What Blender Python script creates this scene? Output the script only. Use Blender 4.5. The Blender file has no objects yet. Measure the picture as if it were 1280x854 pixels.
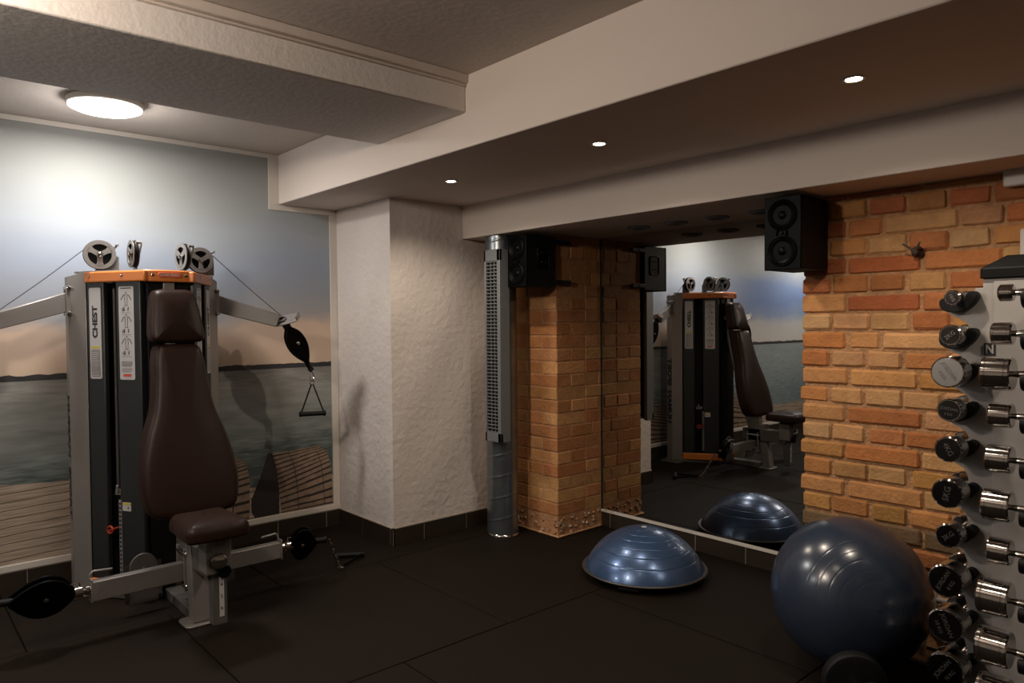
import bpy, bmesh, math, random
from mathutils import Vector, Matrix
random.seed(7)
PI = math.pi
SC = bpy.context.scene
COL = SC.collection

# ------------------------------------------------------------------ camera
cam_d = bpy.data.cameras.new('camera')
cam = bpy.data.objects.new('camera', cam_d)
COL.objects.link(cam)
cam_d.sensor_width = 36.0
cam_d.lens = 906.0 * 36.0 / 1280.0
cam_d.clip_start = 0.02
def _basis():
    vx = Vector((802, 16, -906)).normalized()
    vy = Vector((1025, -32, 906)).normalized()
    vy = (vy - vx * vx.dot(vy)).normalized()
    vz = vx.cross(vy)
    return vx, vy, vz          # world axes seen in camera space (x right, y down, z forward)
_vx, _vy, _vz = _basis()
def cam2w(v):
    v = Vector(v)
    return Vector((_vx.dot(v), _vy.dot(v), _vz.dot(v)))
_r, _u, _b = cam2w((1, 0, 0)), cam2w((0, -1, 0)), -cam2w((0, 0, 1))
cam.matrix_world = Matrix(((_r.x, _u.x, _b.x, 0.0), (_r.y, _u.y, _b.y, 0.0), (_r.z, _u.z, _b.z, 1.45), (0, 0, 0, 1)))
SC.camera = cam

# ------------------------------------------------------------------ world and exposure
SC.view_settings.view_transform = 'Standard'
SC.view_settings.look = 'None'
SC.view_settings.gamma = 1.0
SC.view_settings.use_curve_mapping = False
SC.view_settings.exposure = 0.0
w = bpy.data.worlds.new('world'); SC.world = w
w.use_nodes = True
w.node_tree.nodes['Background'].inputs[0].default_value = (0.012, 0.010, 0.009, 1)
w.node_tree.nodes['Background'].inputs[1].default_value = 1.0
try:
    SC.cycles.max_bounces = 10
    SC.cycles.diffuse_bounces = 5
    SC.cycles.glossy_bounces = 6
    SC.cycles.caustics_reflective = False
    SC.cycles.sample_clamp_indirect = 4.0
    SC.cycles.use_denoising = True
except Exception:
    pass
PANEL_POWER = 25.0       # round LED panel over the machine, watts
PANEL_COL = (1.0, 0.96, 0.92)
SPOT_POWER = 33.0        # each recessed downlight
SPOT_COL = (1.0, 0.86, 0.70)
DOME_POWER = 88.0        # opal dome lamp in the high ceiling behind the camera
DOME_COL = (1.0, 0.86, 0.73)

# ------------------------------------------------------------------ materials
def lin(c):
    return tuple(((x / 255.0) / 12.92 if x / 255.0 <= 0.04045 else ((x / 255.0 + 0.055) / 1.055) ** 2.4) for x in c) + (1.0,)
def mat(name, rgb, rough=0.5, metal=0.0, spec=0.5, coat=0.0, noise=0.0, nscale=12.0, bump=0.0, bscale=60.0, emit=None, estr=0.0, bdist=0.01):
    m = bpy.data.materials.new(name); m.use_nodes = True
    nt = m.node_tree; N = nt.nodes; L = nt.links
    b = N['Principled BSDF']
    c = lin(rgb)
    b.inputs['Base Color'].default_value = c
    b.inputs['Roughness'].default_value = rough
    b.inputs['Metallic'].default_value = metal
    b.inputs['Specular IOR Level'].default_value = spec
    b.inputs['Coat Weight'].default_value = coat
    tc = N.new('ShaderNodeTexCoord')
    if noise > 0:
        n = N.new('ShaderNodeTexNoise'); n.inputs['Scale'].default_value = nscale; n.inputs['Detail'].default_value = 6
        L.new(tc.outputs['Object'], n.inputs['Vector'])
        r = N.new('ShaderNodeMapRange'); r.inputs['From Min'].default_value = 0.3; r.inputs['From Max'].default_value = 0.7
        r.inputs['To Min'].default_value = 1 - noise; r.inputs['To Max'].default_value = 1 + noise
        L.new(n.outputs['Fac'], r.inputs['Value'])
        mx = N.new('ShaderNodeMix'); mx.data_type = 'RGBA'; mx.blend_type = 'MULTIPLY'; mx.inputs['Factor'].default_value = 1
        mx.inputs['A'].default_value = c
        L.new(r.outputs['Result'], mx.inputs['B'])
        L.new(mx.outputs['Result'], b.inputs['Base Color'])
    if bump > 0:
        n2 = N.new('ShaderNodeTexNoise'); n2.inputs['Scale'].default_value = bscale; n2.inputs['Detail'].default_value = 5
        L.new(tc.outputs['Object'], n2.inputs['Vector'])
        bp = N.new('ShaderNodeBump'); bp.inputs['Strength'].default_value = bump; bp.inputs['Distance'].default_value = bdist
        L.new(n2.outputs['Fac'], bp.inputs['Height']); L.new(bp.outputs['Normal'], b.inputs['Normal'])
    if emit is not None:
        b.inputs['Emission Color'].default_value = emit + (1.0,) if len(emit) == 3 else emit
        b.inputs['Emission Strength'].default_value = estr
    return m

M_ceil = mat('painted_ceiling', (198, 187, 178), 0.85, bump=0.25, bscale=35, bdist=0.006)
M_beam = mat('painted_plaster', (214, 202, 192), 0.8, bump=0.15, bscale=18, bdist=0.008)
M_beamgrey = mat('roughcast_paint', (222, 216, 210), 0.8, bump=0.3, bscale=40, bdist=0.006)
M_plaster = mat('rough_white_plaster', (208, 198, 191), 0.85, bump=0.7, bscale=22, bdist=0.012, noise=0.04, nscale=3)
M_white = mat('white_trim_paint', (200, 192, 182), 0.6)
M_wall = mat('room_wall_paint', (176, 166, 154), 0.9)
M_tile = mat('dark_brown_tile', (44, 36, 30), 0.35, noise=0.12, nscale=5)
M_grout = mat('pale_tile_grout', (150, 138, 124), 0.85)
M_silver = mat('silver_painted_steel', (134, 129, 125), 0.38, metal=0.45, spec=0.5)
M_silver2 = mat('dark_silver_steel', (92, 88, 85), 0.42, metal=0.3)
M_orange = mat('orange_painted_steel', (196, 114, 50), 0.4, coat=0.2)
M_shroud = mat('dark_grey_shroud', (31, 33, 33), 0.45, noise=0.08, nscale=3)
M_black = mat('black_plastic', (10, 9, 9), 0.55, spec=0.15)
M_blackgloss = mat('black_gloss', (5, 5, 5), 0.36, spec=0.06)
M_rubber = mat('black_rubber', (9, 8, 8), 0.6, spec=0.25)
M_leather = mat('dark_brown_upholstery', (34, 20, 14), 0.42, spec=0.16, bump=0.12, bscale=260, bdist=0.002)
M_chrome = mat('polished_chrome', (200, 196, 192), 0.09, metal=1.0)
M_chromedk = mat('chrome_end_face', (70, 68, 68), 0.22, metal=1.0)
M_steel = mat('galvanised_steel', (128, 134, 138), 0.3, metal=0.85, noise=0.12, nscale=9)
M_grille = mat('grey_grille_metal', (120, 122, 124), 0.45, metal=0.4)
M_label = mat('label_paper', (178, 176, 176), 0.5)
M_label2 = mat('label_grey_print', (128, 126, 124), 0.5)
M_ink = mat('black_ink', (28, 26, 26), 0.6)
M_yellow = mat('yellow_print', (190, 170, 40), 0.5)
M_redink = mat('red_print', (190, 70, 55), 0.5)
M_logo = mat('logo_badge_red', (200, 98, 70), 0.35)
M_whitep = mat('white_plastic', (196, 188, 178), 0.4)
M_rackw = mat('rack_white_paint', (158, 153, 149), 0.4)
M_dark = mat('dark_void', (10, 9, 8), 0.9)
M_emboss = mat('embossed_lettering', (128, 124, 120), 0.35, metal=0.8)
M_red = mat('red_selector', (140, 40, 24), 0.4)
M_cable = mat('steel_cable', (60, 58, 58), 0.4, metal=0.5)
M_rust = mat('rusty_iron', (64, 46, 38), 0.7, metal=0.4, noise=0.3, nscale=80)
M_ballblue = mat('blue_vinyl_ball', (44, 53, 68), 0.23, spec=0.6, noise=0.06, nscale=3)
M_bosublue = mat('blue_pearl_vinyl', (66, 90, 126), 0.27, metal=0.5, spec=0.6, coat=0.25)
M_lip = mat('grey_platform_lip', (58, 52, 47), 0.45)
M_mirror = mat('mirror_silver', (206, 204, 200), 0.004, metal=1.0)
M_lens = mat('led_panel_lens', (255, 250, 240), 0.5, emit=(1.0, 0.97, 0.90), estr=4.0)
M_spotlens = mat('spot_lens', (255, 240, 220), 0.5, emit=(1.0, 0.90, 0.74), estr=40.0)

def nodes(m):
    return m.node_tree.nodes, m.node_tree.links, m.node_tree.nodes['Principled BSDF']

def make_brick_mat():
    m = bpy.data.materials.new('clay_brick'); m.use_nodes = True
    N, L, b = nodes(m)
    at = N.new('ShaderNodeAttribute'); at.attribute_name = 'tint'
    tc = N.new('ShaderNodeTexCoord')
    n = N.new('ShaderNodeTexNoise'); n.inputs['Scale'].default_value = 14; n.inputs['Detail'].default_value = 8; n.inputs['Roughness'].default_value = 0.65
    L.new(tc.outputs['Object'], n.inputs['Vector'])
    r = N.new('ShaderNodeValToRGB'); r.color_ramp.elements[0].position = 0.28; r.color_ramp.elements[0].color = (0.72, 0.68, 0.64, 1)
    r.color_ramp.elements[1].position = 0.72; r.color_ramp.elements[1].color = (1.15, 1.14, 1.12, 1)
    L.new(n.outputs['Fac'], r.inputs['Fac'])
    mx = N.new('ShaderNodeMix'); mx.data_type = 'RGBA'; mx.blend_type = 'MULTIPLY'; mx.inputs['Factor'].default_value = 0.8
    L.new(at.outputs['Color'], mx.inputs['A']); L.new(r.outputs['Color'], mx.inputs['B'])
    L.new(mx.outputs['Result'], b.inputs['Base Color'])
    b.inputs['Roughness'].default_value = 0.88
    n2 = N.new('ShaderNodeTexNoise'); n2.inputs['Scale'].default_value = 70; n2.inputs['Detail'].default_value = 7
    L.new(tc.outputs['Object'], n2.inputs['Vector'])
    bp = N.new('ShaderNodeBump'); bp.inputs['Strength'].default_value = 0.55; bp.inputs['Distance'].default_value = 0.010
    L.new(n2.outputs['Fac'], bp.inputs['Height']); L.new(bp.outputs['Normal'], b.inputs['Normal'])
    return m
M_brick = make_brick_mat()
M_mortar = mat('sandy_mortar', (168, 126, 88), 0.95, noise=0.25, nscale=30, bump=0.9, bscale=70, bdist=0.012)
M_mortar2 = mat('orange_mortar', (168, 122, 84), 0.95, noise=0.2, nscale=30, bump=0.7, bscale=70, bdist=0.008)
def make_rubble_mat():
    m = bpy.data.materials.new('crumbling_brick_base'); m.use_nodes = True
    N, L, b = nodes(m)
    tc = N.new('ShaderNodeTexCoord')
    v = N.new('ShaderNodeTexNoise'); v.inputs['Scale'].default_value = 26; v.inputs['Detail'].default_value = 6
    L.new(tc.outputs['Object'], v.inputs['Vector'])
    r = N.new('ShaderNodeValToRGB'); e = r.color_ramp.elements
    e[0].position = 0.36; e[0].color = lin((96, 82, 68)); e[1].position = 0.66; e[1].color = lin((206, 196, 182))
    for p, c in ((0.44, (140, 104, 76)), (0.50, (186, 134, 94)), (0.56, (116, 94, 76)), (0.60, (170, 150, 130))):
        q = e.new(p); q.color = lin(c)
    L.new(v.outputs['Fac'], r.inputs['Fac']); L.new(r.outputs['Color'], b.inputs['Base Color'])
    b.inputs['Roughness'].default_value = 0.95
    bp = N.new('ShaderNodeBump'); bp.inputs['Strength'].default_value = 0.6; bp.inputs['Distance'].default_value = 0.008
    L.new(v.outputs['Fac'], bp.inputs['Height']); L.new(bp.outputs['Normal'], b.inputs['Normal'])
    return m
M_rubble = make_rubble_mat()

def make_floor_mat():
    m = bpy.data.materials.new('black_rubber_floor_tiles'); m.use_nodes = True
    N, L, b = nodes(m)
    tc = N.new('ShaderNodeTexCoord')
    n = N.new('ShaderNodeTexNoise'); n.inputs['Scale'].default_value = 2.2; n.inputs['Detail'].default_value = 8; n.inputs['Roughness'].default_value = 0.6
    L.new(tc.outputs['Object'], n.inputs['Vector'])
    r = N.new('ShaderNodeValToRGB'); r.color_ramp.elements[0].position = 0.3; r.color_ramp.elements[0].color = lin((20, 14, 9))
    r.color_ramp.elements[1].position = 0.75; r.color_ramp.elements[1].color = lin((25, 18, 12))
    L.new(n.outputs['Fac'], r.inputs['Fac'])
    sp = N.new('ShaderNodeTexNoise'); sp.inputs['Scale'].default_value = 420; sp.inputs['Detail'].default_value = 2
    L.new(tc.outputs['Object'], sp.inputs['Vector'])
    r2 = N.new('ShaderNodeMapRange'); r2.inputs['From Min'].default_value = 0.70; r2.inputs['From Max'].default_value = 0.78
    r2.inputs['To Min'].default_value = 0.0; r2.inputs['To Max'].default_value = 0.35
    L.new(sp.outputs['Fac'], r2.inputs['Value'])
    mx = N.new('ShaderNodeMix'); mx.data_type = 'RGBA'; mx.inputs['B'].default_value = lin((110, 98, 86))
    L.new(r2.outputs['Result'], mx.inputs['Factor']); L.new(r.outputs['Color'], mx.inputs['A'])
    L.new(mx.outputs['Result'], b.inputs['Base Color'])
    b.inputs['Roughness'].default_value = 0.72; b.inputs['Specular IOR Level'].default_value = 0.10
    n2 = N.new('ShaderNodeTexNoise'); n2.inputs['Scale'].default_value = 260; n2.inputs['Detail'].default_value = 3
    L.new(tc.outputs['Object'], n2.inputs['Vector'])
    bp = N.new('ShaderNodeBump'); bp.inputs['Strength'].default_value = 0.35; bp.inputs['Distance'].default_value = 0.003
    L.new(n2.outputs['Fac'], bp.inputs['Height']); L.new(bp.outputs['Normal'], b.inputs['Normal'])
    return m
M_floor = make_floor_mat()

def make_mural_mat():
    m = bpy.data.materials.new('printed_seascape'); m.use_nodes = True
    N, L, b = nodes(m)
    def math_(op, a, c=None, cl=False):
        n = N.new('ShaderNodeMath'); n.operation = op; n.use_clamp = cl
        for i, v in enumerate((a, c)):
            if v is None: continue
            if isinstance(v, (int, float)): n.inputs[i].default_value = v
            else: L.new(v, n.inputs[i])
        return n.outputs[0]
    def ramp(f, stops, interp='LINEAR'):
        r = N.new('ShaderNodeValToRGB'); r.color_ramp.interpolation = interp; e = r.color_ramp.elements
        e[0].position = stops[0][0]; e[0].color = lin(stops[0][1]); e[1].position = stops[-1][0]; e[1].color = lin(stops[-1][1])
        for p, c in stops[1:-1]:
            q = e.new(p); q.color = lin(c)
        L.new(f, r.inputs['Fac']); return r.outputs['Color']
    def noise(sx, sy, sz, scale, det=4, off=0.0):
        mp = N.new('ShaderNodeMapping'); mp.inputs['Scale'].default_value = (sx, sy, sz); mp.inputs['Location'].default_value = (off, off, off)
        L.new(tc.outputs['Object'], mp.inputs['Vector'])
        n = N.new('ShaderNodeTexNoise'); n.inputs['Scale'].default_value = scale; n.inputs['Detail'].default_value = det
        L.new(mp.outputs['Vector'], n.inputs['Vector']); return n.outputs['Fac']
    def mix(f, a, c):
        x = N.new('ShaderNodeMix'); x.data_type = 'RGBA'
        L.new(f, x.inputs['Factor']); L.new(a, x.inputs['A']); L.new(c, x.inputs['B']); return x.outputs['Result']
    tc = N.new('ShaderNodeTexCoord')
    sep = N.new('ShaderNodeSeparateXYZ'); L.new(tc.outputs['Object'], sep.inputs[0])
    Y, Z = sep.outputs['Y'], sep.outputs['Z']
    nz = noise(0, 1, 2.2, 1.1, 5)
    zs = math_('ADD', Z, math_('MULTIPLY', math_('SUBTRACT', nz, 0.5), 0.42))
    f = math_('DIVIDE', math_('SUBTRACT', zs, 0.95), 1.65, True)
    skyA = ramp(f, ((0.0, (196, 172, 150)), (0.19, (186, 162, 144)), (0.24, (142, 140, 140)), (0.33, (138, 142, 150)), (0.45, (144, 152, 166)), (0.56, (154, 160, 166)), (0.70, (148, 150, 148)), (1.0, (136, 136, 132))))
    skyB = ramp(f, ((0.0, (186, 180, 174)), (0.19, (168, 168, 168)), (0.27, (122, 136, 160)), (0.36, (104, 122, 160)), (0.50, (116, 134, 168)), (0.60, (152, 158, 164)), (0.75, (168, 170, 168)), (1.0, (166, 166, 162))))
    far = math_('DIVIDE', math_('SUBTRACT', 0.35, Y), 0.9, True)
    sky = mix(far, skyA, skyB)
    # sea
    wv = noise(0, 1.2, 11, 6, 6)
    wv2 = noise(0, 0.8, 5, 3, 3, 3.0)
    fs = math_('ADD', math_('DIVIDE', math_('SUBTRACT', Z, 0.40), 0.62, True), math_('MULTIPLY', math_('SUBTRACT', wv, 0.5), 0.75), True)
    sea = ramp(fs, ((0.0, (88, 98, 98)), (0.22, (128, 136, 134)), (0.42, (142, 146, 142)), (0.75, (152, 152, 146)), (1.0, (136, 132, 126))))
    foam = ramp(wv2, ((0.3, (200, 200, 200)), (0.75, (255, 255, 255))))
    xm = N.new('ShaderNodeMix'); xm.data_type = 'RGBA'; xm.blend_type = 'MULTIPLY'; xm.inputs['Factor'].default_value = 1
    L.new(sea, xm.inputs['A']); L.new(foam, xm.inputs['B']); sea = xm.outputs['Result']
    fs2 = ramp(wv, ((0.3, (118, 132, 138)), (0.7, (150, 164, 168))))
    sea = mix(math_('MULTIPLY', far, 0.6), sea, fs2)
    # far shore
    nh = noise(0, 1, 0, 7, 6, 1.0)
    top = math_('ADD', math_('MULTIPLY', math_('SUBTRACT', nh, 0.5), 0.045), 1.036)
    is_sky = math_('GREATER_THAN', Z, top)
    is_land = math_('GREATER_THAN', Z, 1.003)
    land = ramp(nh, ((0.35, (40, 40, 42)), (0.7, (60, 58, 58))))
    c = mix(is_land, sea, land)
    c = mix(is_sky, c, sky)
    # wooden jetty in the lower part
    pl = math_('ADD', math_('MULTIPLY', Y, -0.05), math_('ADD', Z, math_('MULTIPLY', math_('SUBTRACT', noise(0, 1, 1, 3, 2, 5.0), 0.5), 0.02)))
    fr = math_('FRACT', math_('MULTIPLY', pl, 22.0))
    gapw = math_('LESS_THAN', fr, 0.10)
    grain = noise(0, 1.5, 40, 3, 6, 2.0)
    wood = ramp(grain, ((0.3, (134, 118, 104)), (0.5, (162, 146, 130)), (0.72, (182, 168, 152))))
    darkl = ramp(fr, ((0.0, (86, 72, 62)), (1.0, (86, 72, 62))))
    wood = mix(gapw, wood, darkl)
    edge = math_('ADD', math_('MULTIPLY', math_('SUBTRACT', noise(0, 1, 0, 2.2, 3, 8.0), 0.5), 0.10), 0.435)
    low = math_('LESS_THAN', Z, edge)
    lft = math_('MULTIPLY', math_('LESS_THAN', Y, 1.15), math_('GREATER_THAN', Y, 0.05))
    low = math_('MULTIPLY', low, lft)
    c = mix(low, c, wood)
    low2 = math_('LESS_THAN', Z, math_('ADD', 0.215, math_('MULTIPLY', math_('SUBTRACT', nh, 0.5), 0.02)))
    c = mix(low2, c, wood)
    L.new(c, b.inputs['Base Color'])
    b.inputs['Roughness'].default_value = 0.6
    b.inputs['Specular IOR Level'].default_value = 0.25
    return m
M_mural = make_mural_mat()
M_slat = mat('printed_wood_slats', (134, 112, 94), 0.6, noise=0.25, nscale=20)
M_slatdk = mat('printed_dark_gaps', (36, 28, 24), 0.7)

# ------------------------------------------------------------------ mesh helpers
ORG = {}
def box(bm, lo, hi, mi=0, M=None):
    vs = [bm.verts.new(Vector((x, y, z)) if M is None else M @ Vector((x, y, z))) for x in (lo[0], hi[0]) for y in (lo[1], hi[1]) for z in (lo[2], hi[2])]
    for f in ((0, 1, 3, 2), (4, 6, 7, 5), (0, 4, 5, 1), (2, 3, 7, 6), (0, 2, 6, 4), (1, 5, 7, 3)):
        fc = bm.faces.new([vs[i] for i in f]); fc.material_index = mi
    return vs
def prism(bm, pts, z0, z1, M=None, mi=0):
    """pts: 2D outline (x,y) extruded along z; M maps to world"""
    M = M or Matrix.Identity(4)
    a = [bm.verts.new(M @ Vector((p[0], p[1], z0))) for p in pts]
    b = [bm.verts.new(M @ Vector((p[0], p[1], z1))) for p in pts]
    n = len(pts)
    fs = [bm.faces.new(a[::-1]), bm.faces.new(b)]
    for i in range(n):
        fs.append(bm.faces.new((a[i], a[(i + 1) % n], b[(i + 1) % n], b[i])))
    for f in fs: f.material_index = mi
def frame_to(d, up=(0, 0, 1)):
    d = Vector(d).normalized(); up = Vector(up)
    if abs(d.dot(up)) > 0.999: up = Vector((1, 0, 0))
    x = up.cross(d).normalized(); y = d.cross(x)
    return Matrix(((x.x, y.x, d.x, 0), (x.y, y.y, d.y, 0), (x.z, y.z, d.z, 0), (0, 0, 0, 1)))
def bar(bm, a, b, wd, ht, mi=0, up=(0, 0, 1)):
    """rectangular tube from a to b, wd horizontal, ht along up"""
    a = Vector(a); b = Vector(b)
    M = Matrix.Translation(a) @ frame_to(b - a, up)
    box(bm, (-wd / 2, -ht / 2, 0), (wd / 2, ht / 2, (b - a).length), mi, M)
def lathe(bm, prof, M=None, n=32, mi=0, cap=True):
    """prof: list of (r, z) revolved about local z"""
    M = M or Matrix.Identity(4)
    rings = []
    for r, z in prof:
        if r < 1e-6: rings.append([bm.verts.new(M @ Vector((0, 0, z)))])
        else: rings.append([bm.verts.new(M @ Vector((r * math.cos(2 * PI * i / n), r * math.sin(2 * PI * i / n), z))) for i in range(n)])
    for A, B in zip(rings, rings[1:]):
        if len(A) == 1 and len(B) == 1: continue
        for i in range(n):
            j = (i + 1) % n
            if len(A) == 1: f = bm.faces.new((A[0], B[j], B[i]))
            elif len(B) == 1: f = bm.faces.new((A[i], A[j], B[0]))
            else: f = bm.faces.new((A[i], A[j], B[j], B[i]))
            f.material_index = mi
    if cap:
        if len(rings[0]) > 1: bm.faces.new(rings[0][::-1]).material_index = mi
        if len(rings[-1]) > 1: bm.faces.new(rings[-1]).material_index = mi
def cyl(bm, a, b, r, n=24, mi=0, ch=0.0):
    a = Vector(a); b = Vector(b); l = (b - a).length
    M = Matrix.Translation(a) @ frame_to(b - a)
    if ch > 0: pr = [(r - ch, 0), (r, ch), (r, l - ch), (r - ch, l)]
    else: pr = [(r, 0), (r, l)]
    lathe(bm, pr, M, n, mi)
def spline(pts, k=8, closed=False):
    P = [Vector(p) for p in pts]; out = []; n = len(P)
    rng = range(n) if closed else range(n - 1)
    for i in rng:
        if closed: p0, p1, p2, p3 = P[(i - 1) % n], P[i], P[(i + 1) % n], P[(i + 2) % n]
        else: p0, p1, p2, p3 = P[max(i - 1, 0)], P[i], P[i + 1], P[min(i + 2, n - 1)]
        for j in range(k):
            t = j / k
            out.append(0.5 * ((2 * p1) + (-p0 + p2) * t + (2 * p0 - 5 * p1 + 4 * p2 - p3) * t * t + (-p0 + 3 * p1 - 3 * p2 + p3) * t ** 3))
    if not closed: out.append(P[-1])
    return out
def tube(bm, pts, r, n=10, mi=0, closed=False, rs=None):
    P = [Vector(p) for p in pts]; m = len(P); rings = []
    t0 = (P[1] - P[0]).normalized(); ref = Vector((0, 0, 1)) if abs(t0.z) < 0.9 else Vector((1, 0, 0))
    x = ref.cross(t0).normalized()
    for i, p in enumerate(P):
        if closed: t = (P[(i + 1) % m] - P[(i - 1) % m]).normalized()
        else: t = (P[min(i + 1, m - 1)] - P[max(i - 1, 0)]).normalized()
        x = (x - t * x.dot(t)).normalized(); y = t.cross(x)
        rr = rs[i] if rs else r
        rings.append([bm.verts.new(p + rr * (math.cos(2 * PI * k / n) * x + math.sin(2 * PI * k / n) * y)) for k in range(n)])
    pairs = list(zip(rings, rings[1:])) + ([(rings[-1], rings[0])] if closed else [])
    for A, B in pairs:
        for k in range(n):
            bm.faces.new((A[k], A[(k + 1) % n], B[(k + 1) % n], B[k])).material_index = mi
    if not closed:
        bm.faces.new(rings[0][::-1]).material_index = mi; bm.faces.new(rings[-1]).material_index = mi
def finish(name, bm, mats, parent=None, bevel=0.0, smooth=True, seg=2, subd=0, recalc=True):
    if recalc: bmesh.ops.recalc_face_normals(bm, faces=bm.faces[:])
    org = ORG.get(parent.name if parent else None, Vector((0, 0, 0)))
    for v in bm.verts: v.co -= org
    me = bpy.data.meshes.new(name); bm.to_mesh(me); bm.free()
    for m in (mats if isinstance(mats, (list, tuple)) else [mats]): me.materials.append(m)
    if smooth:
        me.polygons.foreach_set('use_smooth', [True] * len(me.polygons))
        try: me.set_sharp_from_angle(angle=math.radians(38))
        except Exception: pass
    o = bpy.data.objects.new(name, me); COL.objects.link(o)
    if parent: o.parent = parent
    ORG[o.name] = org
    if bevel > 0:
        md = o.modifiers.new('bevel', 'BEVEL'); md.width = bevel; md.segments = seg; md.limit_method = 'ANGLE'; md.angle_limit = math.radians(40)
    if subd:
        md = o.modifiers.new('subd', 'SUBSURF'); md.levels = subd; md.render_levels = subd
    return o
def tag(o, label, cat, group=None):
    o['label'] = label; o['category'] = cat
    if group: o['group'] = group
    return o
def thing(name, label, cat, loc=(0, 0, 0), group=None):
    o = bpy.data.objects.new(name, None); COL.objects.link(o); o.location = loc
    o.empty_display_size = 0.1
    ORG[o.name] = Vector(loc)
    return tag(o, label, cat, group)
def struct(name, bm, mats, parent=None, **k):
    o = finish(name, bm, mats, parent, **k)
    if not parent: o['kind'] = 'structure'
    return o
def copy_tree(o, parent=None):
    c = o.copy(); COL.objects.link(c)
    if parent: c.parent = parent
    for ch in [x for x in bpy.data.objects if x.parent == o]: copy_tree(ch, c)
    return c
def text(name, s, size, M, m, parent, ext=0.0008, align='CENTER', sx=1.0, bold=0.0):
    """flat lettering turned into a mesh; M places it in world space (local x = reading direction, z = outward)"""
    cu = bpy.data.curves.new(name, 'FONT'); cu.body = s; cu.size = size; cu.extrude = ext; cu.align_x = align; cu.align_y = 'CENTER'
    cu.resolution_u = 3; cu.offset = bold
    tmp = bpy.data.objects.new('tmp', cu); COL.objects.link(tmp)
    dg = bpy.context.evaluated_depsgraph_get(); dg.update()
    me = bpy.data.meshes.new_from_object(tmp.evaluated_get(dg))
    bpy.data.objects.remove(tmp); bpy.data.curves.remove(cu)
    bm = bmesh.new(); bm.from_mesh(me); bpy.data.meshes.remove(me)
    M2 = M @ Matrix.Diagonal((sx, 1, 1, 1))
    for v in bm.verts: v.co = M2 @ v.co
    return finish(name, bm, m, parent, smooth=False, recalc=False)
def place(o, xdir, zdir):
    """matrix at o with local x = xdir and local z = zdir"""
    z = Vector(zdir).normalized(); x = Vector(xdir); x = (x - z * x.dot(z)).normalized(); y = z.cross(x); o = Vector(o)
    return Matrix(((x.x, y.x, z.x, o.x), (x.y, y.y, z.y, o.y), (x.z, y.z, z.z, o.z), (0, 0, 0, 1)))
def rrect(w_, h_, r, k=4):
    pts = []
    for cx, cy, a0 in ((w_ / 2 - r, h_ / 2 - r, 0), (-w_ / 2 + r, h_ / 2 - r, 90), (-w_ / 2 + r, -h_ / 2 + r, 180), (w_ / 2 - r, -h_ / 2 + r, 270)):
        for i in range(k + 1):
            a = math.radians(a0 + 90 * i / k); pts.append((cx + r * math.cos(a), cy + r * math.sin(a)))
    return pts

# ------------------------------------------------------------------ room geometry numbers
XL = -4.767      # mural wall
XC = -4.043      # plaster pillar face
YC = 2.53        # plaster pillar front
YB = 3.437       # brick face
YM = 3.887       # mirror
XP = -3.434      # brick pillar side
XR = -1.727      # left end of the right brick wall
XE = 2.6; Y0 = -3.6; YE = 4.1
ZC = 2.605; ZA = 2.27; ZB = 2.04
YBM = 2.10; YBF = 3.12

# floor with real seams between the mats
bm = bmesh.new()
TW = 1.22; x0 = -3.84 - TW
ci = 0
x = x0
while x < XE:
    yo = Y0 - 1.3 + ((0.6 if ci % 2 else 0.0) + 1.0)
    y = 1.09 - 1.19 * 4 if ci % 2 else 1.68 - 1.19 * 5
    while y < YE:
        a = max(x + 0.003, XL); b_ = min(x + TW - 0.003, XE); c_ = max(y + 0.003, Y0); d_ = min(y + 1.19 - 0.003, YE)
        if b_ > a and d_ > c_:
            h = -random.random() * 0.0015
            box(bm, (a, c_, -0.02), (b_, d_, h))
        y += 1.19
    x += TW; ci += 1
box(bm, (XL - 0.3, Y0 - 0.3, -0.3), (XE + 0.3, YE + 0.3, -0.012))
struct('floor', bm, M_floor, bevel=0.003)

# walls
bm = bmesh.new(); box(bm, (XL - 0.2, Y0 - 0.2, 0), (XL, YE, ZC)); struct('wall_left', bm, M_beam, smooth=False)
bm = bmesh.new(); box(bm, (XL - 0.2, Y0 - 0.2, 0), (XE + 0.2, Y0, ZC)); struct('wall_back', bm, M_wall, smooth=False)
bm = bmesh.new(); box(bm, (XE, Y0, 0), (XE + 0.2, YE, ZC)); struct('wall_right', bm, M_wall, smooth=False)
bm = bmesh.new(); box(bm, (XL, YM + 0.012, 0), (XE, YE + 0.1, ZC)); struct('wall_front', bm, M_beam, smooth=False)
# ceilings and beams
bm = bmesh.new(); box(bm, (XL - 0.2, Y0 - 0.2, ZC), (XE + 0.2, YE + 0.1, ZC + 0.2)); struct('ceiling', bm, M_ceil, smooth=False)
bm = bmesh.new(); box(bm, (XL, YBM, ZA), (XE, YBF + 0.01, ZC)); struct('ceiling_beam', bm, M_beam, bevel=0.006)
bm = bmesh.new(); box(bm, (XC, YBF, ZB), (XE, YM + 0.012, ZC)); struct('ceiling_soffit', bm, M_beam, bevel=0.005)
bm = bmesh.new(); box(bm, (-3.468, Y0, 2.432), (-2.685, YBM, ZC)); struct('cross_beam', bm, M_beamgrey, bevel=0.006)
bm = bmesh.new(); box(bm, (-2.69, Y0, 2.562), (-2.662, YBM, ZC)); box(bm, (-2.69, Y0, 2.548), (-2.674, YBM, 2.563)); struct('trim_1', bm, M_beam, bevel=0.004)
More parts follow.
